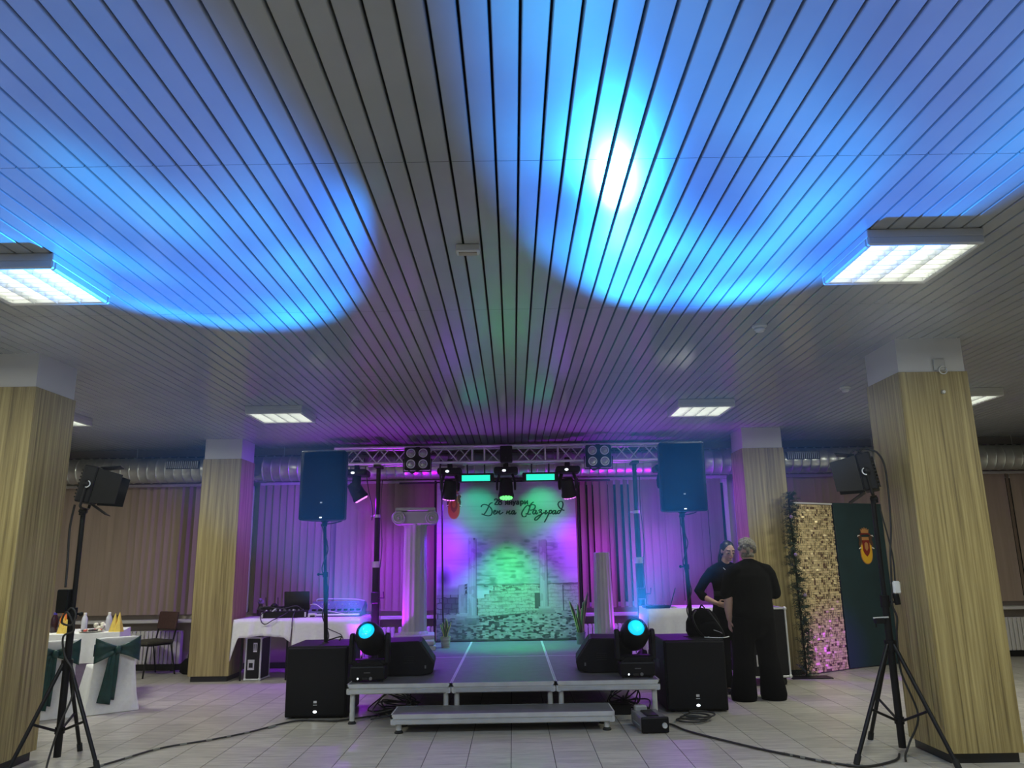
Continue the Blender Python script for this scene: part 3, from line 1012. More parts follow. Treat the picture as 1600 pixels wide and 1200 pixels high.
def wash_head(x, ndir, col_m, lcol, power, label, target, angle=60):
    loc = (x, TY + .10, 2.67)
    t = thing('wash_light', label, 'stage light', loc, group='moving wash lights hanging from the truss')
    t.scale = (1.2, 1.2, 1.2)
    b = B(); b.box(-.03, .03, -.012, .038, .07, .19, bev=.006).cyl((0, .0, .05), (0, .0, .09), .014); b.obj('truss_clamp', M['blackm'], t)
    B().box(-.14, .14, -.14, .14, 0.0, .075, bev=.022, seg=2).obj('base', M['black'], t)
    b = B(); b.ball((-.02, -.142, .03), (.022, .006, .014)); b.obj('display', M['led_white'], t, True)
    d = Vector(ndir).normalized()
    side = Vector((0, 0, 1)).cross(d)
    if side.length < .05: side = Vector((1, 0, 0))
    side.normalize()
    c = Vector((0, 0, -.155))
    for s in (-1, 1):
        b = B()
        p = c + side * s * .105
        b.tube([Vector((0, 0, 0)) + side * s * .075, p + Vector((0, 0, .07)), p, p + Vector((0, 0, -.03))], [(.045, .014), (.042, .014), (.036, .014), (.02, .01)], 8, ref=tuple(d if abs(d.z) < .8 else Vector((side.y, -side.x, 0))))
        b.obj('yoke_arm', M['black'], t, 'auto')
    q = d.to_track_quat('Z', 'Y').to_matrix().to_4x4()
    Mx = Matrix.Translation(c) @ q
    b = B(); b.lathe([(.03, -.10), (.07, -.09), (.078, -.02), (.082, .05), (.094, .10), (.092, .118), (.084, .116)], 24, Mx=Mx); hd = b.obj('lamp_head', M['black'], t, 'auto')
    b = B(); b.lathe([(.083, .113), (.079, .121), (.0, .122)], 24, Mx=Mx); b.obj('lens_plate', M['screen'], hd, 'auto')
    for rr, nn in ((0.0, 1), (.033, 6), (.064, 12)):
        for i in range(nn):
            a = 2 * PI * i / nn
            b = B(); b.ball((rr * math.cos(a), rr * math.sin(a), .124), (.013, .013, .012), 8, 6, Mx=Mx); b.obj('led_lens', col_m, hd, True)
    s = spot('wash_lamp', Vector(loc) + c * 1.2 + d * .19, target, lcol, power, angle, 1.0, .07, t)
    return t
VIO, MAG, GRN = (0.17, 0.0, 1.0), (0.33, 0.0, 1.0), (0.0, 1.0, 0.12)
wash_head(-2.19, (.42, .12, -.75), M['magenta'], MAG, WASH_W * .6, 'wash light with magenta leds beside the left hanging speaker', (-1.55, 10.78, .9), 165)
wash_head(-.875, (-.12, .25, -.9), M['magenta'], (0.18, 0.0, 1.0), WASH_W * .75, 'wash light with magenta leds above the emblem on the banner', (-1.28, 11.0, .8), 140)
wash_head(-.085, (0.0, -.22, -.95), M['greenled'], GRN, WASH_W * 1.25, 'middle wash light with green leds before the banner lettering', (-.05, 11.12, .8), 84)
wash_head(.785, (.15, .3, -.9), M['magenta'], MAG, WASH_W * .42, 'wash light with magenta leds right of the banner lettering', (1.0, 11.3, .6), 130)
wash_head(2.17, (.2, .2, -.9), M['magenta'], MAG, WASH_W * .55, 'wash light mostly hidden behind the right hanging speaker', (1.9, 10.85, .5), 160)

def led_bar(x, label, col, power):
    t = thing('led_bar', label, 'stage light', (x, TY - .02, 2.613), group='short green led bars under the truss')
    B().box(-.25, .25, -.05, .06, -.06, .06, bev=.01).obj('housing', M['black'], t)
    B().box(-.196, .196, -.056, -.045, -.048, .034).obj('light_window', M['cyanbar'], t)
    for s in (-1, 1):
        b = B(); b.cyl((s * .12, .01, .05), (s * .12, -.06, .175), .01); b.obj('bracket', M['blackm'], t)
    spot('bar_lamp', (x, TY + .08, 2.53), (x + .04 * (1 if x > 0 else -1), 11.5, 2.2), col, power, 62, .8, .06, t)
led_bar(-.50, 'lit green led bar under the truss left of the middle wash light', (0.0, 1.0, .5), 16)
led_bar(.395, 'lit green led bar under the truss right of the middle wash light', (0.0, 1.0, .3), 22)

def blinder(x, label):
    t = thing('blinder_light', label, 'stage light', (x, TY - .18, 2.874), group='four lamp blinders on the truss')
    B().box(-.178, .178, -.02, .055, -.155, .155, bev=.022, seg=2).obj('housing', M['black'], t)
    for i, sx in enumerate((-1, 1)):
        for j, sz in enumerate((1, -1)):
            Mx = Matrix.Translation((sx * .084, -.02, sz * .075)) @ Matrix.Rotation(R(90), 4, 'X')
            b = B(); b.lathe([(.062, -.004), (.062, .012), (.052, .012), (.050, .0)], 24, Mx=Mx); rg = b.obj('lamp_ring', M['lens_ring'], t, 'auto')
            b = B(); b.lathe([(.05, -.002), (.046, .004), (.03, .0065), (.02, .004), (.012, .008), (0.0, .010)], 24, Mx=Mx); b.obj('lamp_lens', M['lens_glass'], rg, True)
    b = B(); b.tube([(-.192, .02, .0), (-.192, .02, -.175), (.192, .02, -.175), (.192, .02, .0)], .008, 8); b.obj('yoke', M['blackm'], t)
    b = B(); b.box(-.03, .03, .045, .085, .12, .17).cyl((0, .06, -.16), (0, .06, -.02), .012); b.obj('truss_clamp', M['blackm'], t)
    b = B(); b.tube(catmull([(-.13, .03, -.14), (-.08, .02, -.19), (-.02, .02, -.17), (.05, .03, -.14)], 6), .012, 6); b.obj('cable', M['cable'], t, True)
blinder(-1.305, 'black four lamp blinder on the truss above the tall plaster column')
blinder(1.20, 'black four lamp blinder on the truss near the right hanging speaker')
t = thing('truss_control_box', 'black control box hung on the middle of the truss above the green wash light', 'control box', (-.075, TY - .14, 2.935))
B().box(-.085, .085, -.05, .05, -.13, .10, bev=.01).obj('case', M['black'], t)
B().box(-.02, .02, .03, .06, .08, .13).obj('clamp', M['blackm'], t)
B().lathe([(.0, 0), (.014, 0), (.012, .012), (0, .014)], 10, Mx=Matrix.Translation((0, -.05, -.06)) @ Matrix.Rotation(R(90), 4, 'X')).obj('socket', M['blackm'], t)

# ------------------------------------------------------------------ printed banner on its stand
BY = 11.52
BX0, BX1, BZ0, BZ1 = -1.118, 0.934, 0.365, 2.627
t = thing('banner_stand', 'thin black stand with a long crossbar carrying the printed ruins banner', 'banner stand', (0, BY + .04, ZS))
b = B(); b.cyl((-1.69, 0, 2.637 - ZS), (1.47, 0, 2.637 - ZS), .014, n=10); b.obj('crossbar', M['blackm'], t, 'auto')
for x, zt in ((-1.148, 2.67), (.975, 2.67)):
    b = B(); b.cyl((x, 0, 0.01), (x, 0, zt - ZS), .016, n=10); b.obj('upright', M['blackm'], t, 'auto')
    B().box(x - .03, x + .03, -.14, .08, 0, .014).obj('foot', M['blackm'], t)

def banner_colors(NU, NV):
    rs = np.random.RandomState(3)
    u = np.linspace(0, 221, NU)[:, None] * np.ones((1, NV))
    v = np.ones((NU, 1)) * np.linspace(0, 248, NV)[None, :]
    def vn(sc, seed, sy_=1.0):
        r = np.random.RandomState(seed)
        g = r.rand(80, 120)
        x, y = u / sc, v / (sc * sy_)
        xi, yi = np.floor(x).astype(int), np.floor(y).astype(int)
        fx, fy = x - xi, y - yi
        fx, fy = fx * fx * (3 - 2 * fx), fy * fy * (3 - 2 * fy)
        G = lambda a, c: g[a % 80, c % 120]
        return (G(xi, yi) * (1 - fx) + G(xi + 1, yi) * fx) * (1 - fy) + (G(xi, yi + 1) * (1 - fx) + G(xi + 1, yi + 1) * fx) * fy
    C = np.zeros((NU, NV, 3))
    C[:] = (0.66, 0.70, 0.72)
    def put(mask, col, a=1.0):
        a = np.clip(a, 0, 1) * mask
        a = a[..., None] if np.ndim(a) == 2 else a
        C[:] = C * (1 - a) + np.array(col) * a
    def box(a, b_, c, d, soft=.7):
        s = lambda x: np.clip(x / soft + .5, 0, 1)
        return s(u - a) * s(b_ - u) * s(v - c) * s(d - v)
    n1, n2, n3 = vn(14, 1), vn(6, 2, .7), vn(2.2, 4, .8)
    # pale clouds and faded trees
    put(np.clip((vn(30, 9, .5) - .5) * 2.4, 0, 1), (.78, .80, .80), .7)
    tree = np.clip((v - 92 + 26 * n1) / 30, 0, 1) * np.clip((172 - v) / 8, 0, 1) * np.clip((u - 52) / 14, 0, 1) * np.clip((205 - u) / 20, 0, 1)
    put(tree, (.30, .42, .36), .5 + .5 * (vn(9, 12, .35) - .35))
    put(np.clip((vn(11, 22, .3) - .55) * 5, 0, 1) * tree, (.16, .28, .24), .6)
    put(np.clip((vn(10, 23, .3) - .6) * 6, 0, 1) * tree, (.62, .68, .62), .5)
    put(np.clip(1 - np.hypot((u - 11) / 14, (v - 152) / 24), 0, 1), (.10, .16, .20), 1.0)
    put(box(0, 45, 166, 180, 6), (.22, .26, .28), .6)
    # shade lines of horizontal cloth folds, painted into the print colour
    put(np.clip((vn(60, 31, .05) - .62) * 6, 0, 1), (.45, .48, .5), .25)
    # rear stone wall
    wtop = 163 - (u - 80) * .02 + (n2 - .5) * 2.2
    left = np.where(v < 171, 88, np.where(v < 177, 82, np.where(v < 183, 74, 62)))
    wall = np.clip(v - wtop, 0, 1) * np.clip((u - left) / .8, 0, 1) * np.clip(212 - v, 0, 1)
    put(wall, (.58, .60, .54))
    put(wall, (.36, .38, .33), .9 * np.clip((vn(9, 41, .35) - .5) * 2.4, 0, 1))
    course = np.abs(((v + n2 * 2) % 5.4) - 2.7) > 2.25
    row = np.floor((v + n2 * 2) / 5.4)
    joint = np.abs(((u + row * 4.7 + n3 * 3) % 10.5) - 5.2) > 4.8
    put(wall * (course | joint), (.20, .22, .19), .30 + .4 * n3)
    edge = wall * np.clip(1 - np.abs(v - wtop - 1.0) / 1.2, 0, 1)
    put(edge, (.04, .05, .05), .75 * (n2 > .3))
    put(wall * (np.abs(u - left - 1.2) < 1.3), (.05, .06, .06), .7 * (n3 > .35))
    put(box(70, 170, 163, 172) * (vn(5, 52, .5) > .72), (.05, .06, .06), .6)
    # lighter slab at the right, panel line
    put(box(173, 197, 164, 205), (.60, .57, .55), .5)
    put(box(196.6, 198.2, 164, 206), (.08, .07, .10), .8)
    put(box(198, 221, 162.5, 164), (.12, .10, .14), .7)
    put(box(60, 221, 161.3, 162.6), (.10, .12, .12), .45)
    # left ruins
    lr = box(0, 36, 177, 222, 1.5)
    put(lr, (.34, .35, .36), .95)
    put(lr * ((np.abs(((v + n2 * 3) % 8) - 4) > 3.2) | (np.abs(((u + np.floor((v + n2 * 3) / 8) * 5) % 12) - 6) > 5.3)), (.05, .05, .06), .8)
    put(box(9, 34, 182, 205, 1.5), (.13, .13, .15), .75)
    put(box(9, 33, 207, 213), (.45, .45, .46), .8)
    # ground with cobbles
    gl = 213 - (u - 60) * .075
    gr = np.clip((v - gl) / 1.0, 0, 1) * (v > 196) * np.clip((u - 45) / 3, 0, 1) + np.clip((v - 214) / 2, 0, 1) * (u <= 48)
    gr = np.clip(gr, 0, 1)
    put(gr, (.46, .48, .45))
    persp = np.clip((v - 190) / 50, .25, 1)
    put(gr, (.60, .62, .58), np.clip((vn(5.5, 61, .42) - .52) * 4, 0, 1) * .8)
    put(gr, (.06, .075, .075), np.clip((vn(4.6, 62, .38) - .62) * 9, 0, 1) * .9)
    put(gr, (.08, .095, .095), np.clip((vn(8.5, 63, .25) - .63) * 8, 0, 1) * .75)
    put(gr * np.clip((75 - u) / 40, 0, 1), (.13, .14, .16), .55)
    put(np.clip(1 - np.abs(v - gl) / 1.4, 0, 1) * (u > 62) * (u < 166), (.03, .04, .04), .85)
    put(box(62, 96, 210, 216, 3) * (n3 > .4), (.04, .05, .05), .8)
    # columns of the ruin
    def shaft(a, c, top, bot, col, taper=0.0):
        w = taper * (v - top)
        m = np.clip((u - a + w) / .8, 0, 1) * np.clip((c + w - u) / .8, 0, 1) * np.clip((v - top - (n2 - .5) * 2) / 1, 0, 1) * np.clip(bot - v, 0, 1)
        put(m, col)
        x = (u - a) / (c - a)
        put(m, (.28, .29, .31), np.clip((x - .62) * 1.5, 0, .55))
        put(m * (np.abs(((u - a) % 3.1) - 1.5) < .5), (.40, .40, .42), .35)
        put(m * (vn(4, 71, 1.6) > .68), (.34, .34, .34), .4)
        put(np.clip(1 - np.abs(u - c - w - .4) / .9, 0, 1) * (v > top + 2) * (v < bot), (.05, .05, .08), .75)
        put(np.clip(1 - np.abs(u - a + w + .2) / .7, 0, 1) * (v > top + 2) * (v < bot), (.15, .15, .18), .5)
    shaft(34, 47, 161, 206, (.52, .52, .54))
    put(box(31, 51, 206, 210), (.55, .55, .55)); put(box(29, 54, 210, 216), (.40, .40, .41), .9)
    put(box(44, 48, 160, 178) * (n3 > .4), (.06, .06, .08), .9)
    shaft(50, 62, 88, 210, (.60, .60, .63), .003)
    put(box(58, 60, 89, 92), (.1, .1, .12), .9)
    put(box(47, 66, 209, 213), (.50, .50, .50), .9); put(box(44, 66, 213, 222), (.30, .31, .33), .8)
    put(box(153, 161.5, 176, 200, 1.2), (.15, .17, .16)); put(box(155, 160, 178, 198, 2), (.22, .24, .22), .5)
    shaft(161.5, 173, 92, 198, (.60, .60, .62), .004)
    put(box(159, 177, 197, 200), (.56, .56, .56)); put(box(158, 182, 200, 203), (.45, .46, .45), .9)
    put(box(139, 184, 202, 209, 1), (.42, .43, .40), .9); put(box(139, 158, 203, 209) * (n3 > .5), (.1, .1, .1), .5)
    put(box(0, 221, 245, 249, 1.5), (.05, .06, .06), .8)
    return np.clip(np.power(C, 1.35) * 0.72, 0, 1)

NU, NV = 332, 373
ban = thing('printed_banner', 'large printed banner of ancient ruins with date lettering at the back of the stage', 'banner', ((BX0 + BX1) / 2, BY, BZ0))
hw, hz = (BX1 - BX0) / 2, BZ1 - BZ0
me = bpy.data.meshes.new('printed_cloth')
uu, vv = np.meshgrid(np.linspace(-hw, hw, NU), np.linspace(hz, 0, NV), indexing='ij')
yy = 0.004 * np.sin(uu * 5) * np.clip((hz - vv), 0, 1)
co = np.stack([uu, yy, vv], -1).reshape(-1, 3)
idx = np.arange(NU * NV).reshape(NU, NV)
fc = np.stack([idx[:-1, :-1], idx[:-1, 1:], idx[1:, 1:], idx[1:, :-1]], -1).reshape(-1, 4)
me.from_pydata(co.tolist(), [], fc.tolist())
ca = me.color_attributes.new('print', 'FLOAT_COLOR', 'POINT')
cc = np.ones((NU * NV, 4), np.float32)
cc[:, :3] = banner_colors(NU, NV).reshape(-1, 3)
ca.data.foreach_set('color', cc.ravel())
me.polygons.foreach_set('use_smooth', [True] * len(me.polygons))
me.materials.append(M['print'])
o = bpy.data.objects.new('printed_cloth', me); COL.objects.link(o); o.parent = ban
B().box(-hw, hw, .012, .018, 0.0, hz).obj('back_cloth', M['backing'], ban)
b = B(); b.cyl((-hw, .012, .0), (hw, .012, .0), .014, n=8); b.obj('bottom_weight', M['blackm'], ban, 'auto')
for x in np.linspace(-hw + .03, hw - .03, 9):
    b = B(); b.lathe([(.010, 0), (.016, .003), (.010, .005)], 10, Mx=Matrix.Translation((x, -.004, hz - .03)) @ Matrix.Rotation(R(90), 4, 'X')); b.obj('eyelet', M['alud'], ban)

# lettering: strokes in units of a tenth of a photo-scale pixel
def L2B(cx, cyy):
    px, py = 740 + cx / 10, 765 + cyy / 10
    X = -.463 + .009430 * (px - 752)
    Z = 2.332 - .00958 * (py - 785) - .00015 * (px - 752)
    return X - (BX0 + BX1) / 2, Z - BZ0
def ribbon(b, pts, w0, w1=None, k=6, ylev=-.0065, ybk=-.004):
    P = catmull(pts, k)
    n = len(P)
    Lf, Rt = [], []
    for i, p in enumerate(P):
        d = P[min(i + 1, n - 1)] - P[max(i - 1, 0)]
        d = Vector((d.x, d.y)); d.normalize() if d.length else None
        nn = Vector((-d.y, d.x))
        w = w0 + ((w1 if w1 is not None else w0) - w0) * abs(d.y)
        Lf.append((p.x + nn.x * w, p.y + nn.y * w)); Rt.append((p.x - nn.x * w, p.y - nn.y * w))
    rows = []
    for (a, c) in zip(Lf, Rt):
        xa, za = L2B(*a); xc, zc = L2B(*c)
        rows.append([b.bm.verts.new(q) for q in ((xa, ylev, za), (xc, ylev, zc), (xc, ybk, zc), (xa, ybk, za))])
    for i in range(n - 1):
        for j in range(4):
            b.bm.faces.new((rows[i][j], rows[i][(j + 1) % 4], rows[i + 1][(j + 1) % 4], rows[i + 1][j]))
    b.bm.faces.new(rows[0]); b.bm.faces.new(rows[-1][::-1])
script = [
 [(300, 205), (270, 213), (245, 240), (225, 290), (190, 350), (160, 383), (125, 376)],
 [(120, 272), (130, 246), (170, 232), (230, 250), (280, 300), (290, 350), (275, 390), (240, 405), (190, 400), (150, 386), (125, 376)],
 [(315, 356), (340, 342), (346, 327), (330, 322), (315, 346), (318, 374), (336, 380), (362, 360)],
 [(377, 325), (360, 380)], [(366, 356), (392, 350), (415, 324)], [(417, 322), (402, 362), (410, 379), (435, 371), (466, 350)],
 [(531, 325), (514, 381)], [(520, 358), (548, 350), (570, 324)], [(572, 322), (556, 362), (565, 379), (590, 366)],
 [(640, 331), (616, 327), (598, 353), (606, 379), (626, 370), (646, 328), (635, 368), (645, 381), (672, 355)],
 [(905, 246), (840, 250), (785, 310), (755, 370), (770, 413), (800, 421), (832, 400)],
 [(948, 194), (905, 225), (880, 290), (850, 366), (815, 376)], [(815, 376), (850, 380), (902, 377)],
 [(868, 266), (918, 235), (966, 246), (965, 286), (930, 314), (884, 320)],
 [(985, 321), (955, 320), (930, 350), (940, 378), (962, 369), (987, 322), (976, 364), (986, 378), (1012, 355)],
 [(1020, 327), (1058, 310), (1066, 330), (1036, 350), (1066, 358), (1060, 390), (1020, 440), (985, 470), (960, 468), (966, 440), (1010, 408), (1080, 375), (1112, 350)],
 [(1118, 334), (1146, 325), (1120, 364), (1131, 378), (1166, 350)],
 [(1197, 318), (1175, 380), (1140, 450), (1106, 505)], [(1180, 350), (1213, 320), (1232, 338), (1212, 368), (1184, 375)], [(1208, 372), (1242, 350)],
 [(1290, 325), (1262, 324), (1240, 354), (1250, 378), (1271, 367), (1294, 323), (1282, 364), (1292, 378), (1314, 354)],
 [(1372, 332), (1340, 324), (1316, 350), (1326, 374), (1350, 360), (1385, 300), (1408, 235), (1396, 190), (1360, 187), (1330, 224), (1346, 272), (1390, 312), (1428, 322)],
]
b = B()
for s_ in script:
    ribbon(b, s_, 7.0, 11)
b.obj('script_lettering', M['ink'], ban)
def bl(x):
    return 236 - (x - 330) * .018
date = [
 [(328, 172), (338, 152), (356, 147), (374, 158), (372, 182), (350, 208), (330, 233)], [(330, 234), (386, 234)], [(386, 234), (386, 219)],
 [(418, 188), (400, 178), (400, 158), (418, 147), (436, 158), (436, 178), (418, 188), (396, 203), (398, 226), (418, 236), (438, 226), (440, 203), (418, 188)],
 [(541, 232), (541, 184)], [(541, 184), (515, 184), (504, 196), (515, 208), (541, 209)], [(520, 209), (500, 233)], [(492, 233), (508, 233)], [(533, 233), (552, 233)],
 [(566, 230), (566, 182)], [(602, 230), (602, 182)], [(566, 206), (602, 206)], [(558, 231), (575, 231)], [(593, 231), (610, 231)], [(558, 182), (575, 182)], [(593, 182), (610, 182)],
 [(622, 181), (640, 225)], [(660, 181), (640, 226), (628, 249), (616, 246)], [(615, 181), (631, 181)], [(651, 181), (667, 181)],
 [(678, 192), (692, 180), (708, 187), (710, 226), (718, 229)], [(708, 202), (684, 207), (676, 220), (688, 231), (708, 220)],
 [(742, 180), (742, 250)], [(742, 190), (760, 178), (780, 190), (780, 214), (762, 227), (742, 217)], [(733, 180), (742, 180)], [(733, 251), (753, 251)],
 [(808, 177), (808, 225)], [(848, 175), (848, 224)], [(808, 224), (848, 177)], [(799, 177), (817, 177)], [(840, 175), (857, 175)], [(799, 226), (817, 226)], [(840, 225), (858, 225)],
]
b = B()
for s_ in date:
    ribbon(b, s_, 7.5, 10.5, 4)
b.obj('date_lettering', M['ink'], ban)

# town emblem: relief pieces (used on the banner and on the teal board)
def emblem(parent, cx, y, cz, sc, th, lit_red=True, wide=1.0):
    """cz is the middle of the height; sc the full height; faces -y"""
    def P(x, z):
        return (cx + x * sc * wide, cz + z * sc)
    def piece(name, poly, m, d0, d1):
        b = B(); b.prism([P(*p) for p in poly], y - d1 * th, y - d0 * th, 'y'); b.obj(name, m, parent)
    oval = [(.165 * math.cos(a), -.22 + .28 * math.sin(a)) for a in np.linspace(-PI, 0, 16)]
    my, mo, mr, mw, md = M['emb_y'], M['emb_o'], M['emb_r'], M['emb_w'], M['emb_d']
    piece('emblem_ground', [(-.165, .25), (-.165, -.22)] + oval[1:-1] + [(.165, -.22), (.165, .25)], mo, 0, 1)
    piece('emblem_rim', [(-.15, .02), (-.15, -.22)] + [(x * .9, -.22 + (z + .22) * .92) for x, z in oval[1:-1]] + [(.15, -.22), (.15, .02)], M['tomato'] if lit_red else my, 1, 1.4)  # banner rim and centre painted red, as magenta light turns the yellow
    piece('emblem_shield', [(-.095, .16), (-.095, -.12), (-.06, -.22), (0, -.29), (.06, -.22), (.095, -.12), (.095, .16)], mr, 1.4, 2)
    piece('emblem_inner', [(-.045, .07), (-.05, -.06), (0, -.14), (.05, -.06), (.045, .07), (0, .11)], mo if not lit_red else M['tomato'], 2, 2.4)
    for s in (-1, 1):
        lion = [(.10, .27), (.155, .31), (.205, .27), (.19, .21), (.165, .19), (.20, .06), (.185, -.03), (.215, -.08), (.15, -.10), (.155, .0), (.11, .10)]
        piece('emblem_supporter', [(s * x, z) for x, z in lion], md if s > 0 else md, 1, 2)
        piece('emblem_paw', [(s * x, z) for x, z in [(.135, .30), (.21, .305), (.23, .25), (.19, .27)]], mw, 2, 2.4)
        piece('emblem_paw', [(s * x, z) for x, z in [(.15, -.02), (.22, -.06), (.21, -.09), (.15, -.06)]], mw, 2, 2.4)
    piece('emblem_ribbon', [(-.15, .335), (-.08, .35), (.08, .35), (.15, .335), (.14, .31), (.08, .32), (-.08, .32), (-.14, .31)], mr, 1, 2.2)
    crown = [(-.10, .36), (-.115, .47), (-.075, .43), (-.06, .50), (-.025, .44), (0, .52), (.025, .44), (.06, .50), (.075, .43), (.115, .47), (.10, .36)]
    piece('emblem_crown', crown, mo, 0.5, 1.8)
emblem(ban, -.868 - (BX0 + BX1) / 2, -.006, 2.315 - BZ0, .45, .0012, True, 1.2)

# ------------------------------------------------------------------ plaster columns
t = thing('plaster_column', 'tall white ionic plaster column on the left of the stage', 'column', (-1.335, 10.72, ZS), R(6))
B().box(-.285, .285, -.25, .25, 0, .055, bev=.006).obj('base_slab', M['plaster'], t)
B().box(-.30, .27, -.26, .24, .055, .135, bev=.03, seg=3).obj('base_cushion', M['plaster'], t)
B().box(-.27, .27, -.23, .23, .135, .19, bev=.008).obj('base_step', M['plaster'], t)
b = B(); b.lathe([(.19, .19), (.185, .215), (.168, .23)] + [(.168 - .012 * i / 8, .23 + i * 1.36 / 8) for i in range(9)] + [(.17, 1.61), (.17, 1.63)], 112, flute=(14, .055)); b.obj('fluted_shaft', M['plaster'], t, 'auto')
B().box(-.235, .235, -.17, .17, 1.62, 1.80, bev=.012).obj('capital_block', M['plaster'], t)
b = B(); b.box(-.27, .27, -.20, .20, 1.80, 1.845, bev=.01); b.obj('abacus', M['plaster'], t)
for s in (-1, 1):
    b = B()
    b.lathe([(.088, -.20), (.092, -.185), (.078, -.10), (.07, 0), (.078, .10), (.092, .185), (.088, .20)], 28, Mx=Matrix.Translation((s * .225, 0, 1.71)) @ Matrix.Rotation(R(90), 4, 'X'))
    vo = b.obj('volute', M['plaster'], t, 'auto')
    pts = []
    for i in range(46):
        a = i * .3
        r = .082 * (1 - i / 50)
        pts.append((s * .225 - s * r * math.cos(a), -.202, 1.71 + r * math.sin(a)))
    b = B(); b.tube(pts, .008, 6); b.ball((s * .225, -.202, 1.71), .017); b.obj('scroll_relief', M['plaster'], vo, True)
t = thing('broken_column', 'short white fluted plaster column with flat top on the right of the stage', 'column', (1.205, 10.72, ZS))
B().box(-.2, .2, -.19, .19, 0, .06, bev=.006).obj('base_slab', M['plaster'], t)
b = B(); b.lathe([(.18, .06), (.19, .085), (.18, .12), (.155, .135)], 40); b.obj('base_ring', M['plaster'], t, True)
b = B(); b.lathe([(.138 - .03 * i / 8, .13 + i * 1.08 / 8) for i in range(9)] + [(.09, 1.215)], 112, flute=(14, .07)); b.obj('fluted_shaft', M['plaster'], t, 'auto')

# ------------------------------------------------------------------ snake plants
def snake_plant(loc, leaves, potm, pr_, ph, label):
    t = thing('snake_plant', label, 'potted plant', loc, group='potted snake plants on the stage')
    b = B(); b.lathe([(pr_ * .78, 0), (pr_ * .82, .01), (pr_, ph * .9), (pr_ * 1.06, ph * .92), (pr_ * 1.06, ph), (pr_ * .9, ph), (pr_ * .88, ph - .02)], 24); po = b.obj('pot', potm, t, 'auto')
    b = B(); b.lathe([(.001, ph - .018), (pr_ * .9, ph - .02), (pr_ * .9, ph - .03)], 20); b.obj('soil', M['soil'], po)
    for (dx, dy, h, w, rz) in leaves:
        for part, ww, th, m in (('leaf', 1.0, .006, M['leafe']),):
            n = 10
            def f(u, v):
                k = v
                wd = w * (0.55 + .9 * k - 0.2 * k * k) * (1 - k ** 5) * .9 + .001
                lean = k ** 1.6
                a = (u - .5) * 2
                x = a * wd
                yv = -abs(a) * wd * .35 * -1
                p = Vector((x * math.cos(rz) - yv * math.sin(rz), x * math.sin(rz) + yv * math.cos(rz), 0))
                return p + Vector((dx * (.25 + lean), dy * (.25 + lean), ph - .02 + h * k))
            b = B(); b.grid(f, 4, n)
            lf = b.obj('leaf', M['leafe'], t, True)
            sm = lf.modifiers.new('s', 'SOLIDIFY'); sm.thickness = .004; sm.offset = 0
            def g(u, v):
                q = f(.5 + (u - .5) * .72, v * .97)
                return q + Vector((math.sin(rz) * .004, -math.cos(rz) * .004, 0))
            b = B(); b.grid(g, 2, n)
            li = b.obj('leaf_middle', M['leafg'], lf, True)
            sm = li.modifiers.new('s', 'SOLIDIFY'); sm.thickness = .003; sm.offset = 0
snake_plant((-.925, 10.80, ZS), [(-.03, -.03, .20, .020, .4), (.02, -.02, .24, .02, -.3), (.06, .0, .20, .018, -.8), (-.06, .02, .17, .016, .9), (.0, .04, .26, .018, .1), (.035, -.04, .15, .016, .2)], M['potw'], .068, .145, 'small snake plant in a banded pot beside the tall plaster column')
snake_plant((.905, 10.98, ZS), [(-.115, -.02, .44, .030, .3), (.10, .0, .57, .030, -.3), (-.02, .02, .40, .028, .1), (.05, -.03, .46, .024, -.5), (.02, .05, .33, .026, .6), (-.05, -.03, .26, .02, .2)], M['pot'], .066, .155, 'tall snake plant in a dark pot before the right edge of the banner')

# ------------------------------------------------------------------ cloth-covered equipment tables
def sheet(b, x0, x1, y0, y1, z, drop_front, corner_l=None, corner_r=None, seed=1, back=.25, sides=(.3, .3)):
    """a cloth draped on a rectangular top: top plus wavy hanging sides"""
    rs = random.Random(seed)
    ph = rs.uniform(0, 6)
    def top(u, v):
        return (x0 + (x1 - x0) * u, y0 + (y1 - y0) * v, z)
    b.grid(top, 6, 4)
    def front(u, v):
        d = drop_front(u)
        wv = .012 * math.sin(u * 19 + ph) * v + .008 * math.sin(u * 41 + ph) * v
        return (x0 + (x1 - x0) * u - (.006 * v), y0 - .004 - .03 * v + wv - .01 * v, z - d * v)
    b.grid(front, 48, 6)
    for s, xe, ln in ((0, x0, sides[0]), (1, x1, sides[1])):
        def side(u, v):
            d = ln
            wv = .010 * math.sin(u * 15 + ph + s) * v
            sg = -1 if s == 0 else 1
            fr = drop_front(float(s)) if u < .02 else d
            d2 = d + (drop_front(float(s)) - d) * max(0, 1 - u * 4)
            return (xe + sg * (.004 + .02 * v + wv), y0 + (y1 - y0) * u - .03 * v * max(0, 1 - u * 4), z - d2 * v)
        b.grid(side, 20, 5)
    return b
def work_table(x0, x1, y0, y1, z, label):
    t = thing('work_table', label, 'table', ((x0 + x1) / 2, (y0 + y1) / 2, 0), group='folding tables under white cloths')
    a, c = (x1 - x0) / 2, (y1 - y0) / 2
    B().box(-a, a, -c, c, z - .03, z - .003).obj('tabletop', M['brown'], t)
    for sx in (-1, 1):
        for s2 in (-1, 1):
            b = B(); b.cyl((sx * (a - .05), s2 * (c - .06), 0), (sx * (a - .05), s2 * (c - .06), z - .03), .013, n=10); b.obj('leg', M['blackm'], t, 'auto')
    return t
def solid(o, th=.004):
    m = o.modifiers.new('s', 'SOLIDIFY'); m.thickness = th; m.offset = 1
    return o
ZT = .775
work_table(-3.66, -2.96, 10.62, 11.25, ZT, 'folding table under the short white cloth beside the left rear pillar')
def d1(u):
    return .215 + .30 * max(0, 1 - u * 9) ** 1.3 + .07 * max(0, (u - .9) * 10) + .012 * math.sin(u * 9)
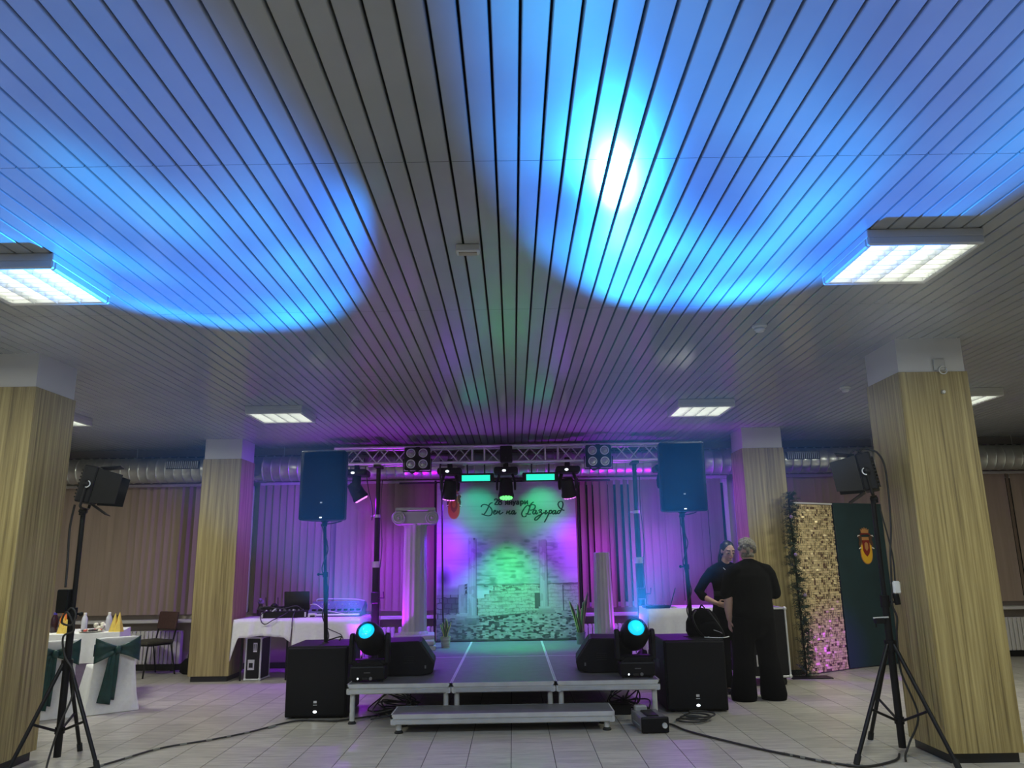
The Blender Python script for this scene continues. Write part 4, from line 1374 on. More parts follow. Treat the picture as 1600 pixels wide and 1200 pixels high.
b = B(); sheet(b, -3.70, -2.93, 10.58, 11.28, ZT + .001, d1, seed=2, sides=(.22, .2))
tag(solid(b.obj('tablecloth', M['cloth'], None, True)), 'white cloth with a long hanging corner on the table beside the left rear pillar', 'tablecloth', 'white cloths on the equipment tables')
work_table(-2.86, -2.06, 10.60, 11.20, ZT, 'folding table under the long white cloth behind the left bass cabinet')
b = B(); sheet(b, -2.90, -2.02, 10.55, 11.24, ZT + .004, lambda u: .50 - .19 * max(0, 1 - u * 7) * 0 + .02 * math.sin(u * 7), seed=5, sides=(.34, .4))
tag(solid(b.obj('tablecloth', M['cloth'], None, True)), 'white cloth hanging lower, on the table behind the left bass cabinet', 'tablecloth', 'white cloths on the equipment tables')
work_table(1.70, 2.56, 9.93, 10.52, .865, 'folding table under a white cloth behind the right bass cabinet')
b = B(); sheet(b, 1.655, 2.60, 9.89, 10.56, .869, lambda u: .58 + .02 * math.sin(u * 8), seed=8, sides=(.5, .4))
tag(solid(b.obj('tablecloth', M['cloth'], None, True)), 'white cloth on the table between the right truss stand and the standing woman', 'tablecloth', 'white cloths on the equipment tables')

# gear on the left tables
t = thing('laptop', 'black laptop with its dark back to the hall on the left equipment table', 'laptop', (-2.98, 10.98, ZT + .09), R(4))
B().box(-.17, .17, -.02, .22, 0, .018, bev=.004).obj('keyboard_base', M['black'], t)
B().box(-.17, .17, -.006, .006, 0, .24, Mx=Matrix.Translation((0, -.02, .015)) @ Matrix.Rotation(R(12), 4, 'X'), bev=.004).obj('screen_lid', M['screen'], t)
t = thing('mixer_rack', 'black sound rack with knobs and wires under the laptop', 'rack', (-3.09, 10.92, ZT + .006), R(2))
B().box(-.30, .30, -.22, .20, 0, .085, bev=.008).obj('case', M['black'], t)
for i in range(12):
    b = B(); b.lathe([(.013, 0), (.011, .02), (.001, .021)], 10, at=(-.25 + i * .042, -.15 + .05 * (i % 3), .085)); b.obj('knob', M['greyd'] if i % 4 else M['badge'], t)
for sx in (-1, 1):
    B().box(sx * .285 - .012, sx * .285 + .012, -.225, -.21, .01, .075, bev=.004).obj('rack_ear', M['alu'], t)
t = thing('wireless_receiver', 'black receiver with two short antennas beside the laptop', 'receiver', (-3.32, 10.98, ZT + .092), R(-4))
B().box(-.14, .14, -.10, .10, 0, .05, bev=.008).obj('case', M['black'], t)
for s in (-.11, .06):
    b = B(); b.cyl((s, .05, .04), (s - .012, .05, .17), .006, n=8); b.obj('antenna', M['blackm'], t)
b = B(); b.ball((.03, -.02, .06), (.045, .04, .035)); b.obj('handle_knob', M['black'], t, True)
o = B().box(-.035, .035, -.012, .012, -.009, .009, bev=.005).obj('microphone_clip', M['badge']); o.location = (-3.21, 10.70, ZT + .115); o.rotation_euler = (0, R(-38), R(8))
tag(o, 'small white clip lying on the front of the sound rack', 'clip')
t = thing('mixing_console', 'long sloped mixing console on the table behind the left bass cabinet', 'mixing console', (-2.42, 10.96, ZT + .008), R(2))
B().prism([(-.22, 0), (.22, 0), (.22, .17), (.10, .19), (-.20, .07)], -.36, .36, 'x', bev=.008).obj('body', M['consol'], t)
for i in range(8):
    B().box(-.31 + i * .085, -.26 + i * .085, -.19, -.06, .078, .10, Mx=None).obj('fader_strip', M['black'], t)
for i in range(14):
    b = B(); b.lathe([(.012, 0), (.009, .022), (.001, .023)], 8, at=(-.31 + i * .047, .0 + .05 * (i % 2), .14)); b.obj('knob', M['alud'], t)
b = B()
b.tube([(-.33, -.235, .03), (-.33, -.27, .03), (.33, -.27, .03), (.33, -.235, .03)], .012, 8); b.obj('front_handle', M['alu'], t, 'auto')
b = B(); b.tube(catmull([(-.30, .2, .14), (-.33, .2, .20), (-.25, .2, .215), (.25, .2, .20), (.36, .2, .15), (.37, .18, .08)], 5), .008, 6); b.obj('lid_rim', M['clearb'], t, True)
t = thing('adapter_box', 'small silver adapter box on the white cloth beside the left speaker pole', 'box', (-2.70, 10.70, ZT + .008))
B().box(-.05, .05, -.04, .04, 0, .055, bev=.006).obj('case', M['badge'], t)
B().box(-.02, .045, -.044, -.038, .008, .03).obj('socket', M['black'], t)
for k, pts in enumerate(([(-3.3, 10.75, ZT + .1), (-3.36, 10.62, ZT + .06), (-3.32, 10.535, ZT - .03), (-3.26, 10.53, ZT - .055), (-3.18, 10.535, ZT - .01), (-3.1, 10.6, ZT + .03), (-3.0, 10.75, ZT + .1)],
                         [(-2.95, 10.80, ZT + .1), (-2.93, 10.62, ZT + .05), (-2.915, 10.52, ZT - .02), (-2.912, 10.51, ZT - .09)],
                         [(-2.78, 10.9, ZT + .16), (-2.68, 10.8, ZT + .17), (-2.55, 10.75, ZT + .1), (-2.35, 10.72, ZT + .06), (-2.2, 10.7, ZT + .03)],
                         [(-2.52, 10.62, ZT + .02), (-2.46, 10.49, ZT - .10), (-2.32, 10.485, ZT - .17), (-2.25, 10.48, ZT - .21), (-2.2, 10.46, ZT - .33)],
                         [(-3.38, 10.8, ZT + .1), (-3.44, 10.7, ZT + .13), (-3.3, 10.66, ZT + .16), (-3.1, 10.66, ZT + .13), (-2.9, 10.68, ZT + .16), (-2.8, 10.75, ZT + .05)])):
    cable('equipment_cable', pts, .006, ['black cable looping over the front edge of the short white cloth', 'short black cable hanging where the two white cloths meet', 'pale cable arching from the laptop to the console', 'black cable hanging down the long white cloth', 'black cable bundle over the sound rack'][k], M['sockets'] if k == 2 else None)
t = thing('dark_vase', 'small dark flower vase on the window sill beside the left rear pillar', 'vase', (-3.55, 11.18, ZT + .006))
b = B(); b.lathe([(.035, 0), (.05, .04), (.05, .09), (.028, .14), (.03, .16), (.02, .16)], 18); b.obj('body', M['cola'], t, 'auto')
b = B()
for i in range(7):
    b.ball((.03 * math.cos(i * .9), .03 * math.sin(i * .9), .18 + .02 * (i % 3)), .02, 8, 6)
b.obj('flowers', M['lilac'], t, True)
# laptop and device on the right table
t = thing('laptop', 'thin dark laptop screen seen nearly edge on, on the right white table', 'laptop', (1.985, 10.22, .876), R(78))
B().box(-.17, .17, -.02, .22, 0, .016, bev=.004).obj('keyboard_base', M['black'], t)
B().box(-.17, .17, -.006, .006, 0, .23, Mx=Matrix.Translation((0, -.02, .012)) @ Matrix.Rotation(R(18), 4, 'X'), bev=.004).obj('screen_lid', M['screen'], t)
t = thing('light_controller', 'flat black light controller on the right white table near the beam', 'controller', (1.79, 10.07, .874), R(3))
B().box(-.15, .15, -.13, .13, 0, .035, bev=.006).obj('case', M['black'], t)
for i in range(8):
    B().box(-.13 + i * .034, -.115 + i * .034, -.1, 0, .035, .042).obj('fader', M['greyd'], t)

# flight cases
def flight_case(loc, rz, w, d, h, label, wheels=False, lab=False):
    t = thing('flight_case', label, 'flight case', loc, rz, 'black flight cases with aluminium edges')
    z0 = .09 if wheels else 0.004
    B().box(-w / 2 + .006, w / 2 - .006, -d / 2 + .006, d / 2 - .006, z0 + .006, h - .006).obj('body', M['black'], t)
    e = .022
    for (x, y) in ((-1, -1), (1, -1), (-1, 1), (1, 1)):
        xx, yy = x * (w / 2 - e / 2), y * (d / 2 - e / 2)
        B().box(xx - e / 2, xx + e / 2, yy - e / 2, yy + e / 2, z0, h, bev=.004).obj('edge_profile', M['alu'], t)
    for z in (z0 + e / 2, h - e / 2):
        for y in (-1, 1):
            yy = y * (d / 2 - e / 2)
            B().box(-w / 2 + e, w / 2 - e, yy - e / 2, yy + e / 2, z - e / 2, z + e / 2, bev=.004).obj('edge_profile', M['alu'], t)
        for x in (-1, 1):
            xx = x * (w / 2 - e / 2)
            B().box(xx - e / 2, xx + e / 2, -d / 2 + e, d / 2 - e, z - e / 2, z + e / 2, bev=.004).obj('edge_profile', M['alu'], t)
    for x in (-1, 1):
        for y in (-1, 1):
            for z in (z0, h):
                b = B(); b.ball((x * (w / 2 - .012), y * (d / 2 - .012), z + (.012 if z == z0 else -.012)), .024, 10, 8); b.obj('ball_corner', M['alu'], t, True)
    b = B(); b.box(-w * .3, -w * .3 + .09, -d / 2 - .004, -d / 2 + .004, z0 + .13, z0 + .26, bev=.003); lt = b.obj('butterfly_latch', M['alu'], t)
    B().box(-w * .3 + .02, -w * .3 + .07, -d / 2 - .009, -d / 2 - .003, z0 + .16, z0 + .22).obj('latch_wing', M['blackm'], lt)
    if lab:
        B().box(.0, .05, -d / 2 - .001, -d / 2 + .007, .36, .475).obj('paper_label', M['badge'], t)
        for k in range(3):
            B().box(.006 + k * .014, .014 + k * .014, -d / 2 - .003, -d / 2, .375, .46).obj('label_marking', M['ink'], t)
    if wheels:
        for x in (-1, 1):
            for y in (-1, 1):
                b = B(); b.cyl((x * (w / 2 - .07) - .018, y * (d / 2 - .07), .045), (x * (w / 2 - .07) + .018, y * (d / 2 - .07), .045), .045, n=18).box(x * (w / 2 - .07) - .03, x * (w / 2 - .07) + .03, y * (d / 2 - .07) - .03, y * (d / 2 - .07) + .03, .08, .092); b.obj('caster', M['rubber'], t, 'auto')
    return t
flight_case((-3.44, 10.83, 0), R(-3), .22, .34, .55, 'small upright flight case under the short white cloth beside the rear pillar', lab=True)
flight_case((2.98, 9.88, 0), R(5), .52, .60, .885, 'tall wheeled flight case behind the person in black seen from behind', wheels=True)

# backpack on the right bass cabinet
t = thing('backpack', 'black backpack slumped on the right bass cabinet beside the woman', 'backpack', (1.985, 8.45, .682), R(-12))
b = B()
b.lathe([(.001, 0), (.15, .005), (.17, .05), (.165, .14), (.13, .22), (.075, .27), (.001, .285)], 24, Mx=Matrix.Diagonal((1.05, .72, 1, 1)))
b.obj('main_bag', M['fabric'], t, True)
b = B(); b.lathe([(.001, 0), (.10, .005), (.115, .05), (.10, .12), (.05, .15), (.001, .155)], 20, Mx=Matrix.Translation((.07, -.10, .0)) @ Matrix.Diagonal((1.0, .6, 1, 1))); b.obj('front_pocket', M['fabric'], t, True)
for s in (-1, 1):
    b = B(); b.tube(catmull([(s * .06, -.06, .26), (s * .10, -.14, .2), (s * .12 + .06, -.16, .08), (s * .1 + .1, -.14, .01)], 6), .011, 7); b.obj('strap', M['blackm'], t, True)
b = B(); b.tube(catmull([(-.02, -.03, .28), (0, -.04, .315), (.03, -.04, .28)], 6), .008, 6); b.obj('top_loop', M['blackm'], t, True)
b = B(); b.tube(catmull([(.10, -.165, .075), (.16, -.165, .055), (.20, -.15, .03)], 5), .004, 6); b.obj('zip', M['alud'], t, True)
o = B().tube(catmull([(0, 0, 0), (.10, -.012, -.006), (.2, -.005, -.006), (.26, .03, .0)], 6), .005, 6).obj('edge_reflection', M['alu'], None, True)  # added strip, painted reflection along the cabinet's top edge
o.location = (1.93, 8.19, .695)
tag(o, 'thin pale strip standing in for the reflection along the right bass cabinet top edge', 'strip')

# ------------------------------------------------------------------ banquet table, covered chairs, brown chair
TABC, TABR, TABZ = Vector((-5.20, 9.40, 0)), R(18), .755
t = thing('banquet_table', 'banquet table under a white cloth with a lilac undercloth behind the covered chairs', 'table', TABC, TABR)
B().box(-.58, .58, -.38, .38, TABZ - .035, TABZ - .006).obj('tabletop', M['brown'], t)
for sx in (-1, 1):
    for s2 in (-1, 1):
        b = B(); b.cyl((sx * .5, s2 * .3, 0), (sx * .5, s2 * .3, TABZ - .03), .016, n=10); b.obj('leg', M['blackm'], t, 'auto')
def skirt(b, hx, hy, z0, z1, flare, wob, n=120):
    ring = []
    per = 4 * (hx + hy)
    def at(s):
        s = s % per
        if s < 2 * hx: return (-hx + s, -hy, 0, -1)
        s -= 2 * hx
        if s < 2 * hy: return (hx, -hy + s, 1, 0)
        s -= 2 * hy
        if s < 2 * hx: return (hx - s, hy, 0, 1)
        s -= 2 * hx
        return (-hx, hy - s, -1, 0)
    lv = 5
    rows = []
    for j in range(lv + 1):
        v = j / lv
        r = []
        for i in range(n):
            x, y, nx, ny = at(per * i / n)
            o_ = flare * v + wob * v * math.sin(i * .9) + wob * .6 * v * math.sin(i * .37 + 1)
            r.append(b.bm.verts.new((x + nx * o_, y + ny * o_, z0 + (z1 - z0) * v)))
        rows.append(r)
    for j in range(lv):
        for i in range(n):
            b.bm.faces.new((rows[j][i], rows[j][(i + 1) % n], rows[j + 1][(i + 1) % n], rows[j + 1][i]))
    return b
b = B(); skirt(b, .585, .385, TABZ - .01, .02, .02, .010); tag(b.obj('undercloth', M['lilac'], None, True), 'lilac undercloth reaching the floor below the white banquet cloth', 'undercloth')
o = bpy.data.objects['undercloth']; o.location = TABC; o.rotation_euler = (0, 0, TABR)
b = B(); b.box(-.592, .592, -.392, .392, TABZ - .004, TABZ); skirt(b, .592, .392, TABZ, TABZ - .32, .03, .012)
o = b.obj('tablecloth', M['cloth'], None, 'auto'); o.location = TABC; o.rotation_euler = (0, 0, TABR)
tag(o, 'white cloth on the banquet table laid with bottles and napkins', 'tablecloth')

def covered_chair(loc, rz, label):
    """faces +y, the back panel looks to -y"""
    t = thing('covered_chair', label, 'chair', loc, rz, 'chairs in white covers with dark green bows')
    b = B()
    def ring(hx, ya, yb, z, n=48, wob=0.0, ph=0):
        out = []
        for i in range(n):
            a = 2 * PI * i / n
            c, s_ = math.cos(a), math.sin(a)
            e = 0.28
            x = hx * math.copysign(abs(c) ** e, c)
            y = (ya + yb) / 2 + (yb - ya) / 2 * math.copysign(abs(s_) ** e, s_)
            k = 1 + wob * math.sin(a * 9 + ph)
            out.append(b.bm.verts.new((x * k, (y - (ya + yb) / 2) * k + (ya + yb) / 2, z)))
        return out
    # back part, floor to top, then the seat part
    rows = [ring(.262, -.06, .06, 0.004, wob=.05), ring(.232, -.03, .05, .2, wob=.025, ph=1), ring(.205, 0, .05, .46), ring(.205, -.02, .035, .6), ring(.208, -.045, .005, .73), ring(.20, -.045, .0, .752), ring(.16, -.035, -.01, .757)]
    for r0, r1 in zip(rows, rows[1:]):
        for i in range(len(r0)):
            b.bm.faces.new((r0[i], r0[(i + 1) % len(r0)], r1[(i + 1) % len(r0)], r1[i]))
    b.bm.faces.new(rows[-1])
    rows = [ring(.265, -.03, .52, 0.004, 56, .045, 2), ring(.235, -.01, .475, .22, 56, .022, 1), ring(.205, .0, .42, .44, 56), ring(.20, .0, .42, .46, 56), ring(.15, .05, .37, .465, 56)]
    for r0, r1 in zip(rows, rows[1:]):
        for i in range(len(r0)):
            b.bm.faces.new((r0[i], r0[(i + 1) % len(r0)], r1[(i + 1) % len(r0)], r1[i]))
    b.bm.faces.new(rows[-1])
    b.obj('cover', M['cloth'], t, True)
    for s in (-1, 1):
        def f(u, v):
            hw = .035 + .085 * u ** 1.2
            zc = .63 + .012 * u
            fold = .010 * math.sin(v * 9 + u * 3) * (1 - u * .4)
            return (s * (.015 + .205 * u), -.052 - .03 * math.sin(u * PI) - fold, zc + (v - .5) * 2 * hw - .02 * u * (1 - v))
        b = B(); b.grid(f, 10, 12); lo = b.obj('bow_loop', M['teal'], t, True); solid(lo, .006)
        def g(u, v):
            w = .03 + .035 * u
            return (-.03 + s * .018 - .05 * u + (v - .5) * 2 * w, -.066 - .02 * math.sin(u * PI) - .006 * math.sin(v * 8) + (.004 if s > 0 else 0), .62 - (.50 if s < 0 else .46) * u - .03 * v * u)
        b = B(); b.grid(g, 10, 6); tl_ = b.obj('bow_tail', M['teal'], t, True); solid(tl_, .005)
    b = B(); b.ball((0, -.075, .63), (.034, .026, .042)); b.obj('bow_knot', M['teal'], t, True)
    b = B()
    def band(u, v):
        a = PI * u
        return (.212 * math.cos(a), .02 + .05 * math.sin(a), .57 + .12 * v)
    b.grid(band, 16, 2); bo = b.obj('sash_band', M['teal'], t, True); solid(bo, .004)
    return t
covered_chair((-4.24, 8.60, 0), R(40), 'white covered chair with a dark green bow, nearest the brown chair')
covered_chair((-4.71, 8.275, 0), R(38), 'white covered chair with a dark green bow behind the left tripod pole')

def at_table(x, y, z=0.0):
    c, s_ = math.cos(TABR), math.sin(TABR)
    return (TABC.x + x * c - y * s_, TABC.y + x * s_ + y * c, TABZ + z)
def table_spot(px, py, dz=0.0):
    return px, py, TABZ + dz
def napkin(loc, label):
    t = thing('folded_napkin', label, 'napkin', loc, group='yellow napkins folded into cones')
    for k, (dx, dy, s) in enumerate(((-.035, 0, 1.0), (.03, -.02, .95), (.0, .03, 1.04))):
        b = B(); b.lathe([(.058, 0), (.04, .07 * s), (.02, .14 * s), (.003, .205 * s)], 7, at=(dx, dy, 0)); b.obj('cone_fold', M['yellow'], t)
napkin((-4.60, 9.30, TABZ), 'yellow napkin folded into cones on the bare corner of the banquet table')
napkin((-5.12, 9.16, TABZ), 'yellow napkin cone beside the orange juice bottle')
def bottle(loc, prof, m, capm, label, name='bottle'):
    t = thing(name, label, 'bottle', loc, group='bottles on the banquet table')
    b = B(); b.lathe(prof, 18); b.obj('body', m, t, 'auto')
    r, z = prof[-1]
    b = B(); b.lathe([(r * 1.25, z - .018), (r * 1.25, z + .006), (r, z + .01)], 14); b.obj('cap', capm, t, 'auto')
    return t
pj = [(.04, 0), (.046, .01), (.046, .09), (.04, .11), (.046, .13), (.044, .155), (.02, .2), (.017, .215)]
bottle((-5.21, 9.27, TABZ), pj, M['orange'], M['orange'], 'orange juice bottle on the banquet table beside the dark bottle')
bottle((-5.33, 9.29, TABZ), [(.038, 0), (.043, .01), (.043, .14), (.018, .2), (.015, .215)], M['cola'], M['capc'], 'dark drink bottle with a blue cap on the banquet table')
pw = [(.03, 0), (.034, .01), (.032, .07), (.035, .12), (.03, .15), (.014, .185), (.013, .2)]
bottle((-4.765, 9.42, TABZ), pw, M['clearb'], M['plate'], 'clear water bottle beside the napkin cones')
bottle((-5.03, 9.38, TABZ), pw, M['clearb'], M['plate'], 'clear water bottle just behind the tripod pole')
t = thing('appetizer_plate', 'white plate of salad, olives and cheese on the banquet table', 'plate', (-4.87, 9.25, TABZ))
b = B(); b.lathe([(.08, 0), (.13, .014), (.135, .018), (.09, .008), (.001, .006)], 28); b.obj('plate', M['plate'], t, True)
rs = random.Random(11)
for i in range(15):
    a, r = rs.uniform(0, 2 * PI), .10 * math.sqrt(rs.random())
    b = B(); b.ball((r * math.cos(a), r * math.sin(a), .022), (.022, .018, .014), 8, 6); b.obj(('tomato_slice', 'olive', 'cheese_piece')[i % 3], (M['tomato'], M['olivef'], M['cheese'])[i % 3], t, True)
t = thing('appetizer_plate', 'second white plate stacked high with pale food behind the salad plate', 'plate', (-4.90, 9.50, TABZ))
b = B(); b.lathe([(.07, 0), (.11, .012), (.115, .016), (.08, .008), (.001, .006)], 28); b.obj('plate', M['plate'], t, True)
for i in range(8):
    b = B(); b.ball((.05 * math.cos(i * .8), .05 * math.sin(i * .8), .03 + .02 * (i % 3)), (.03, .026, .022), 8, 6); b.obj('cheese_piece', M['cheese'], t, True)

t = thing('brown_chair', 'brown padded chair with thin dark metal legs before the radiator beside the rear pillar', 'chair', (-5.10, 11.33, 0), R(-30))
# faces -y
B().box(-.215, .215, -.23, .20, .43, .475, bev=.018, seg=2).obj('seat', M['olive'], t)
b = B(); b.box(-.205, .205, -.015, .018, .60, .845, Mx=Matrix.Translation((0, .215, 0)) @ Matrix.Translation((0, 0, .6)) @ Matrix.Rotation(R(-8), 4, 'X') @ Matrix.Translation((0, 0, -.6)), bev=.016, seg=2); b.obj('backrest', M['brown'], t)
for s in (-1, 1):
    b = B(); b.tube([(s * .19, -.17, .43), (s * .20, -.20, .40), (s * .215, -.25, .0)], .011, 8); b.obj('leg', M['blackm'], t, 'auto')
    b = B(); b.tube([(s * .19, .235, .62), (s * .19, .20, .46), (s * .195, .17, .40), (s * .21, .25, .0)], .011, 8); b.obj('leg', M['blackm'], t, 'auto')
b = B(); b.box(-.19, .19, -.17, .17, .405, .43); b.obj('seat_frame', M['blackm'], t)
t = thing('dark_bag', 'dark bag on the floor between the brown chair and the rear pillar', 'bag', (-4.55, 11.45, 0))
b = B(); b.lathe([(.12, 0), (.16, .03), (.15, .14), (.10, .2), (.04, .22)], 20, Mx=Matrix.Diagonal((1.1, .7, 1, 1))); b.obj('bag_body', M['fabric'], t, True)
b = B(); b.tube(catmull([(-.07, 0, .2), (-.05, 0, .29), (.05, 0, .29), (.07, 0, .2)], 6), .008, 6); b.obj('bag_handle', M['black'], t, True)

# ------------------------------------------------------------------ tripod stands with barn-door lights
def tripod(loc, ztop, feet, label, collar_z, leg_z):
    t = thing('tripod_stand', label, 'stand', loc, group='black tripod stands before the big pillars')
    b = B(); b.cyl((0, 0, .05), (0, 0, 1.15), .0275, n=16); b.obj('lower_tube', M['blackm'], t, 'auto')
    b = B(); b.cyl((0, 0, 1.1), (0, 0, ztop), .019, n=16); b.obj('upper_tube', M['blackm'], t, 'auto')
    b = B(); b.cyl((0, 0, 1.08), (0, 0, 1.17), .036, n=16).cyl((0, 0, 1.12), (.075, -.02, 1.12), .009).ball((.08, -.02, 1.12), .018); b.obj('height_collar', M['black'], t, 'auto')
    b = B(); b.cyl((0, 0, leg_z - .05), (0, 0, leg_z + .03), .042, n=16); b.obj('leg_collar', M['black'], t, 'auto')
    b = B(); b.cyl((0, 0, .22), (0, 0, .27), .036, n=16); b.obj('brace_collar', M['black'], t, 'auto')
    for fx, fy in feet:
        L = math.hypot(fx, fy); ux, uy = fx / L, fy / L
        b = B(); b.tube([(ux * .035, uy * .035, leg_z), (fx, fy, .022)], .0155, 10); lg = b.obj('leg', M['blackm'], t, 'auto')
        b = B(); b.cyl((fx * .96, fy * .96, .06), (fx * 1.02, fy * 1.02, .0), .022, n=10); b.obj('rubber_foot', M['rubber'], lg, 'auto')
        m = .57
        b = B(); b.tube([(ux * .03, uy * .03, .245), (ux * .035 + (fx - ux * .035) * m, uy * .035 + (fy - uy * .035) * m, leg_z + (.022 - leg_z) * m)], .010, 8); b.obj('brace', M['blackm'], t, 'auto')
    return t
tripod((-3.575, 6.47, 0), 1.94, [(.42, -.20), (-.16, -.36), (-.05, .42)], 'black tripod stand before the left big pillar, partly hiding a covered chair', 1.1, .74)
tripod((2.945, 6.33, 0), 1.93, [(-.46, -.25), (.17, -.44), (-.02, .50)], 'black tripod stand before the right big pillar', 1.1, .80)

def barn_light(loc, rz, label, tilt):
    """beam along -y in local space"""
    t = thing('barn_door_light', label, 'stage light', loc, rz, 'black barn door lights on the tripods')
    t.rotation_euler = (R(tilt), 0, rz)
    B().box(-.15, .15, -.05, .06, .03, .335, bev=.012, seg=2).obj('housing', M['black'], t)
    fins = B()
    for k in range(9):
        z = .06 + k * .028
        fins.box(-.12, .12, .055, .075, z, z + .012)
    fins.obj('cooling_fins', M['black'], t)
    B().box(-.135, .135, -.056, -.046, .045, .32).obj('lamp_window', M['screen'], t)
    b = B(); b.tube([(-.165, 0, .18), (-.165, 0, .0), (-.10, 0, -.015), (.10, 0, -.015), (.165, 0, .0), (.165, 0, .18)], .011, 8); b.obj('yoke', M['blackm'], t, 'auto')
    for s in (-1, 1):
        b = B(); b.lathe([(.03, 0), (.034, .015), (.012, .03)], 12, Mx=Matrix.Translation((s * .15, 0, .18)) @ Matrix.Rotation(R(90) * s, 4, 'Y')); kb = b.obj('tilt_knob', M['black'], t, 'auto')
        pts = [(s * .183, .028 * math.cos(a), .18 + .028 * math.sin(a)) for a in np.linspace(.6 * PI, 1.5 * PI, 10)]
        b = B(); b.tube(pts, .005, 6); b.obj('knob_highlight', M['badge'], kb, True)  # pale arc painted as the highlight on the black knob
    def flap(name, Mx, w, h):
        b = B(); b.prism([(-w / 2, 0), (w / 2, 0), (w / 2 - .025, -h), (-w / 2 + .025, -h)], -.003, .003, 'z', Mx=Mx, bev=.001); b.obj(name, M['blackm'], t)
    for s in (-1, 1):
        flap('barn_door', Matrix.Translation((s * .15, -.055, .18)) @ Matrix.Rotation(R(12) * s, 4, 'Z') @ Matrix.Rotation(R(90), 4, 'Y'), .29, .20)
    flap('barn_door', Matrix.Translation((0, -.055, .335)) @ Matrix.Rotation(R(-16), 4, 'X'), .28, .15)
    flap('barn_door', Matrix.Translation((0, -.055, .03)) @ Matrix.Rotation(R(26), 4, 'X'), .28, .15)
    b = B(); b.cyl((0, 0, -.07), (0, 0, -.01), .026, n=14).box(-.03, .03, -.03, .03, -.05, -.02, bev=.006); b.obj('spigot', M['black'], t, 'auto')
    return t
barn_light((-3.565, 6.46, 1.975), math.atan2(.30, .95) + R(90), 'black barn door light on the left tripod, turned toward the stage', 10)
barn_light((2.95, 6.33, 1.965), math.atan2(.45, -.9) + R(90), 'black barn door light on the right tripod with looping cables on top', 8)
def obj_on(name, build, m, label, cat, loc, kids=()):
    t = thing(name, label, cat, loc)
    for nm, bb, mm, sm in build:
        bb.obj(nm, mm, t, sm)
    return t
obj_on('power_box', [('case', B().box(-.045, .045, -.035, .035, 0, .185, bev=.006), M['black'], False), ('lid', B().box(-.04, .04, -.042, -.034, .01, .175), M['screen'], False), ('hanger', B().box(-.012, .012, .03, .05, .05, .17), M['blackm'], False)], None,
       'black power box strapped to the left tripod pole', 'power box', (-3.635, 6.44, 1.13))
cable('tripod_cable', [(-3.67, 6.5, 2.0), (-3.69, 6.5, 1.8), (-3.665, 6.48, 1.5), (-3.65, 6.46, 1.33)], .009, 'black cable hanging from the left barn door light to the power box')
cable('tripod_cable', [(-3.60, 6.42, 1.13), (-3.56, 6.42, 1.17), (-3.52, 6.42, 1.12), (-3.54, 6.41, 1.04), (-3.62, 6.41, 1.06), (-3.58, 6.40, 1.14), (-3.52, 6.42, 1.0), (-3.60, 6.42, .95), (-3.57, 6.42, .80), (-3.49, 6.42, .68), (-3.48, 6.42, .5), (-3.52, 6.36, .3), (-3.55, 6.3, .03), (-3.45, 6.15, .012)], .008, 'loops of black cable around the middle of the left tripod')
cable('tripod_cable', [(2.88, 6.38, 2.30), (2.93, 6.38, 2.35), (3.0, 6.36, 2.335), (3.04, 6.34, 2.30), (3.06, 6.30, 2.2), (3.065, 6.3, 2.0), (3.05, 6.3, 1.7), (3.02, 6.3, 1.5), (3.0, 6.3, 1.25), (2.985, 6.3, 1.1), (3.01, 6.3, 1.0), (3.0, 6.32, .85), (2.99, 6.3, .6), (3.05, 6.24, .3), (2.97, 6.26, .1), (2.9, 6.2, .03), (2.85, 6.1, .012)], .008, 'black cable looping over the right barn door light and down its tripod')
cable('tripod_cable', [(2.80, 6.38, 2.28), (2.86, 6.36, 2.34), (2.92, 6.36, 2.30)], .007, 'short cable arch on top of the right barn door light')
cable('tripod_cable', [(2.98, 6.3, 1.85), (3.02, 6.3, 1.6), (3.035, 6.3, 1.45), (3.03, 6.3, 1.28)], .006, 'thin cable running from the right tripod pole to the white plug')
obj_on('plug_adapter', [('body', B().box(-.03, .03, -.03, .03, .05, .15, bev=.012, ), M['sockets'], False), ('plug', B().cyl((0, 0, -.03), (-.01, 0, .055), .022, .026), M['black'], 'auto')], None,
       'white plug adapter hanging beside the right tripod pole', 'adapter', (3.03, 6.30, 1.13))
obj_on('stand_clamp', [('jaw', B().box(-.09, -.02, -.03, .03, -.02, .02, bev=.004), M['black'], False), ('screw_bar', B().cyl((-.10, 0, .02), (.02, 0, .026), .007), M['alu'], 'auto'), ('lever', B().cyl((-.085, 0, .02), (-.085, 0, -.05), .006), M['blackm'], 'auto')], None,
       'small black clamp with a bright screw on the right tripod pole', 'clamp', (2.925, 6.305, .98))

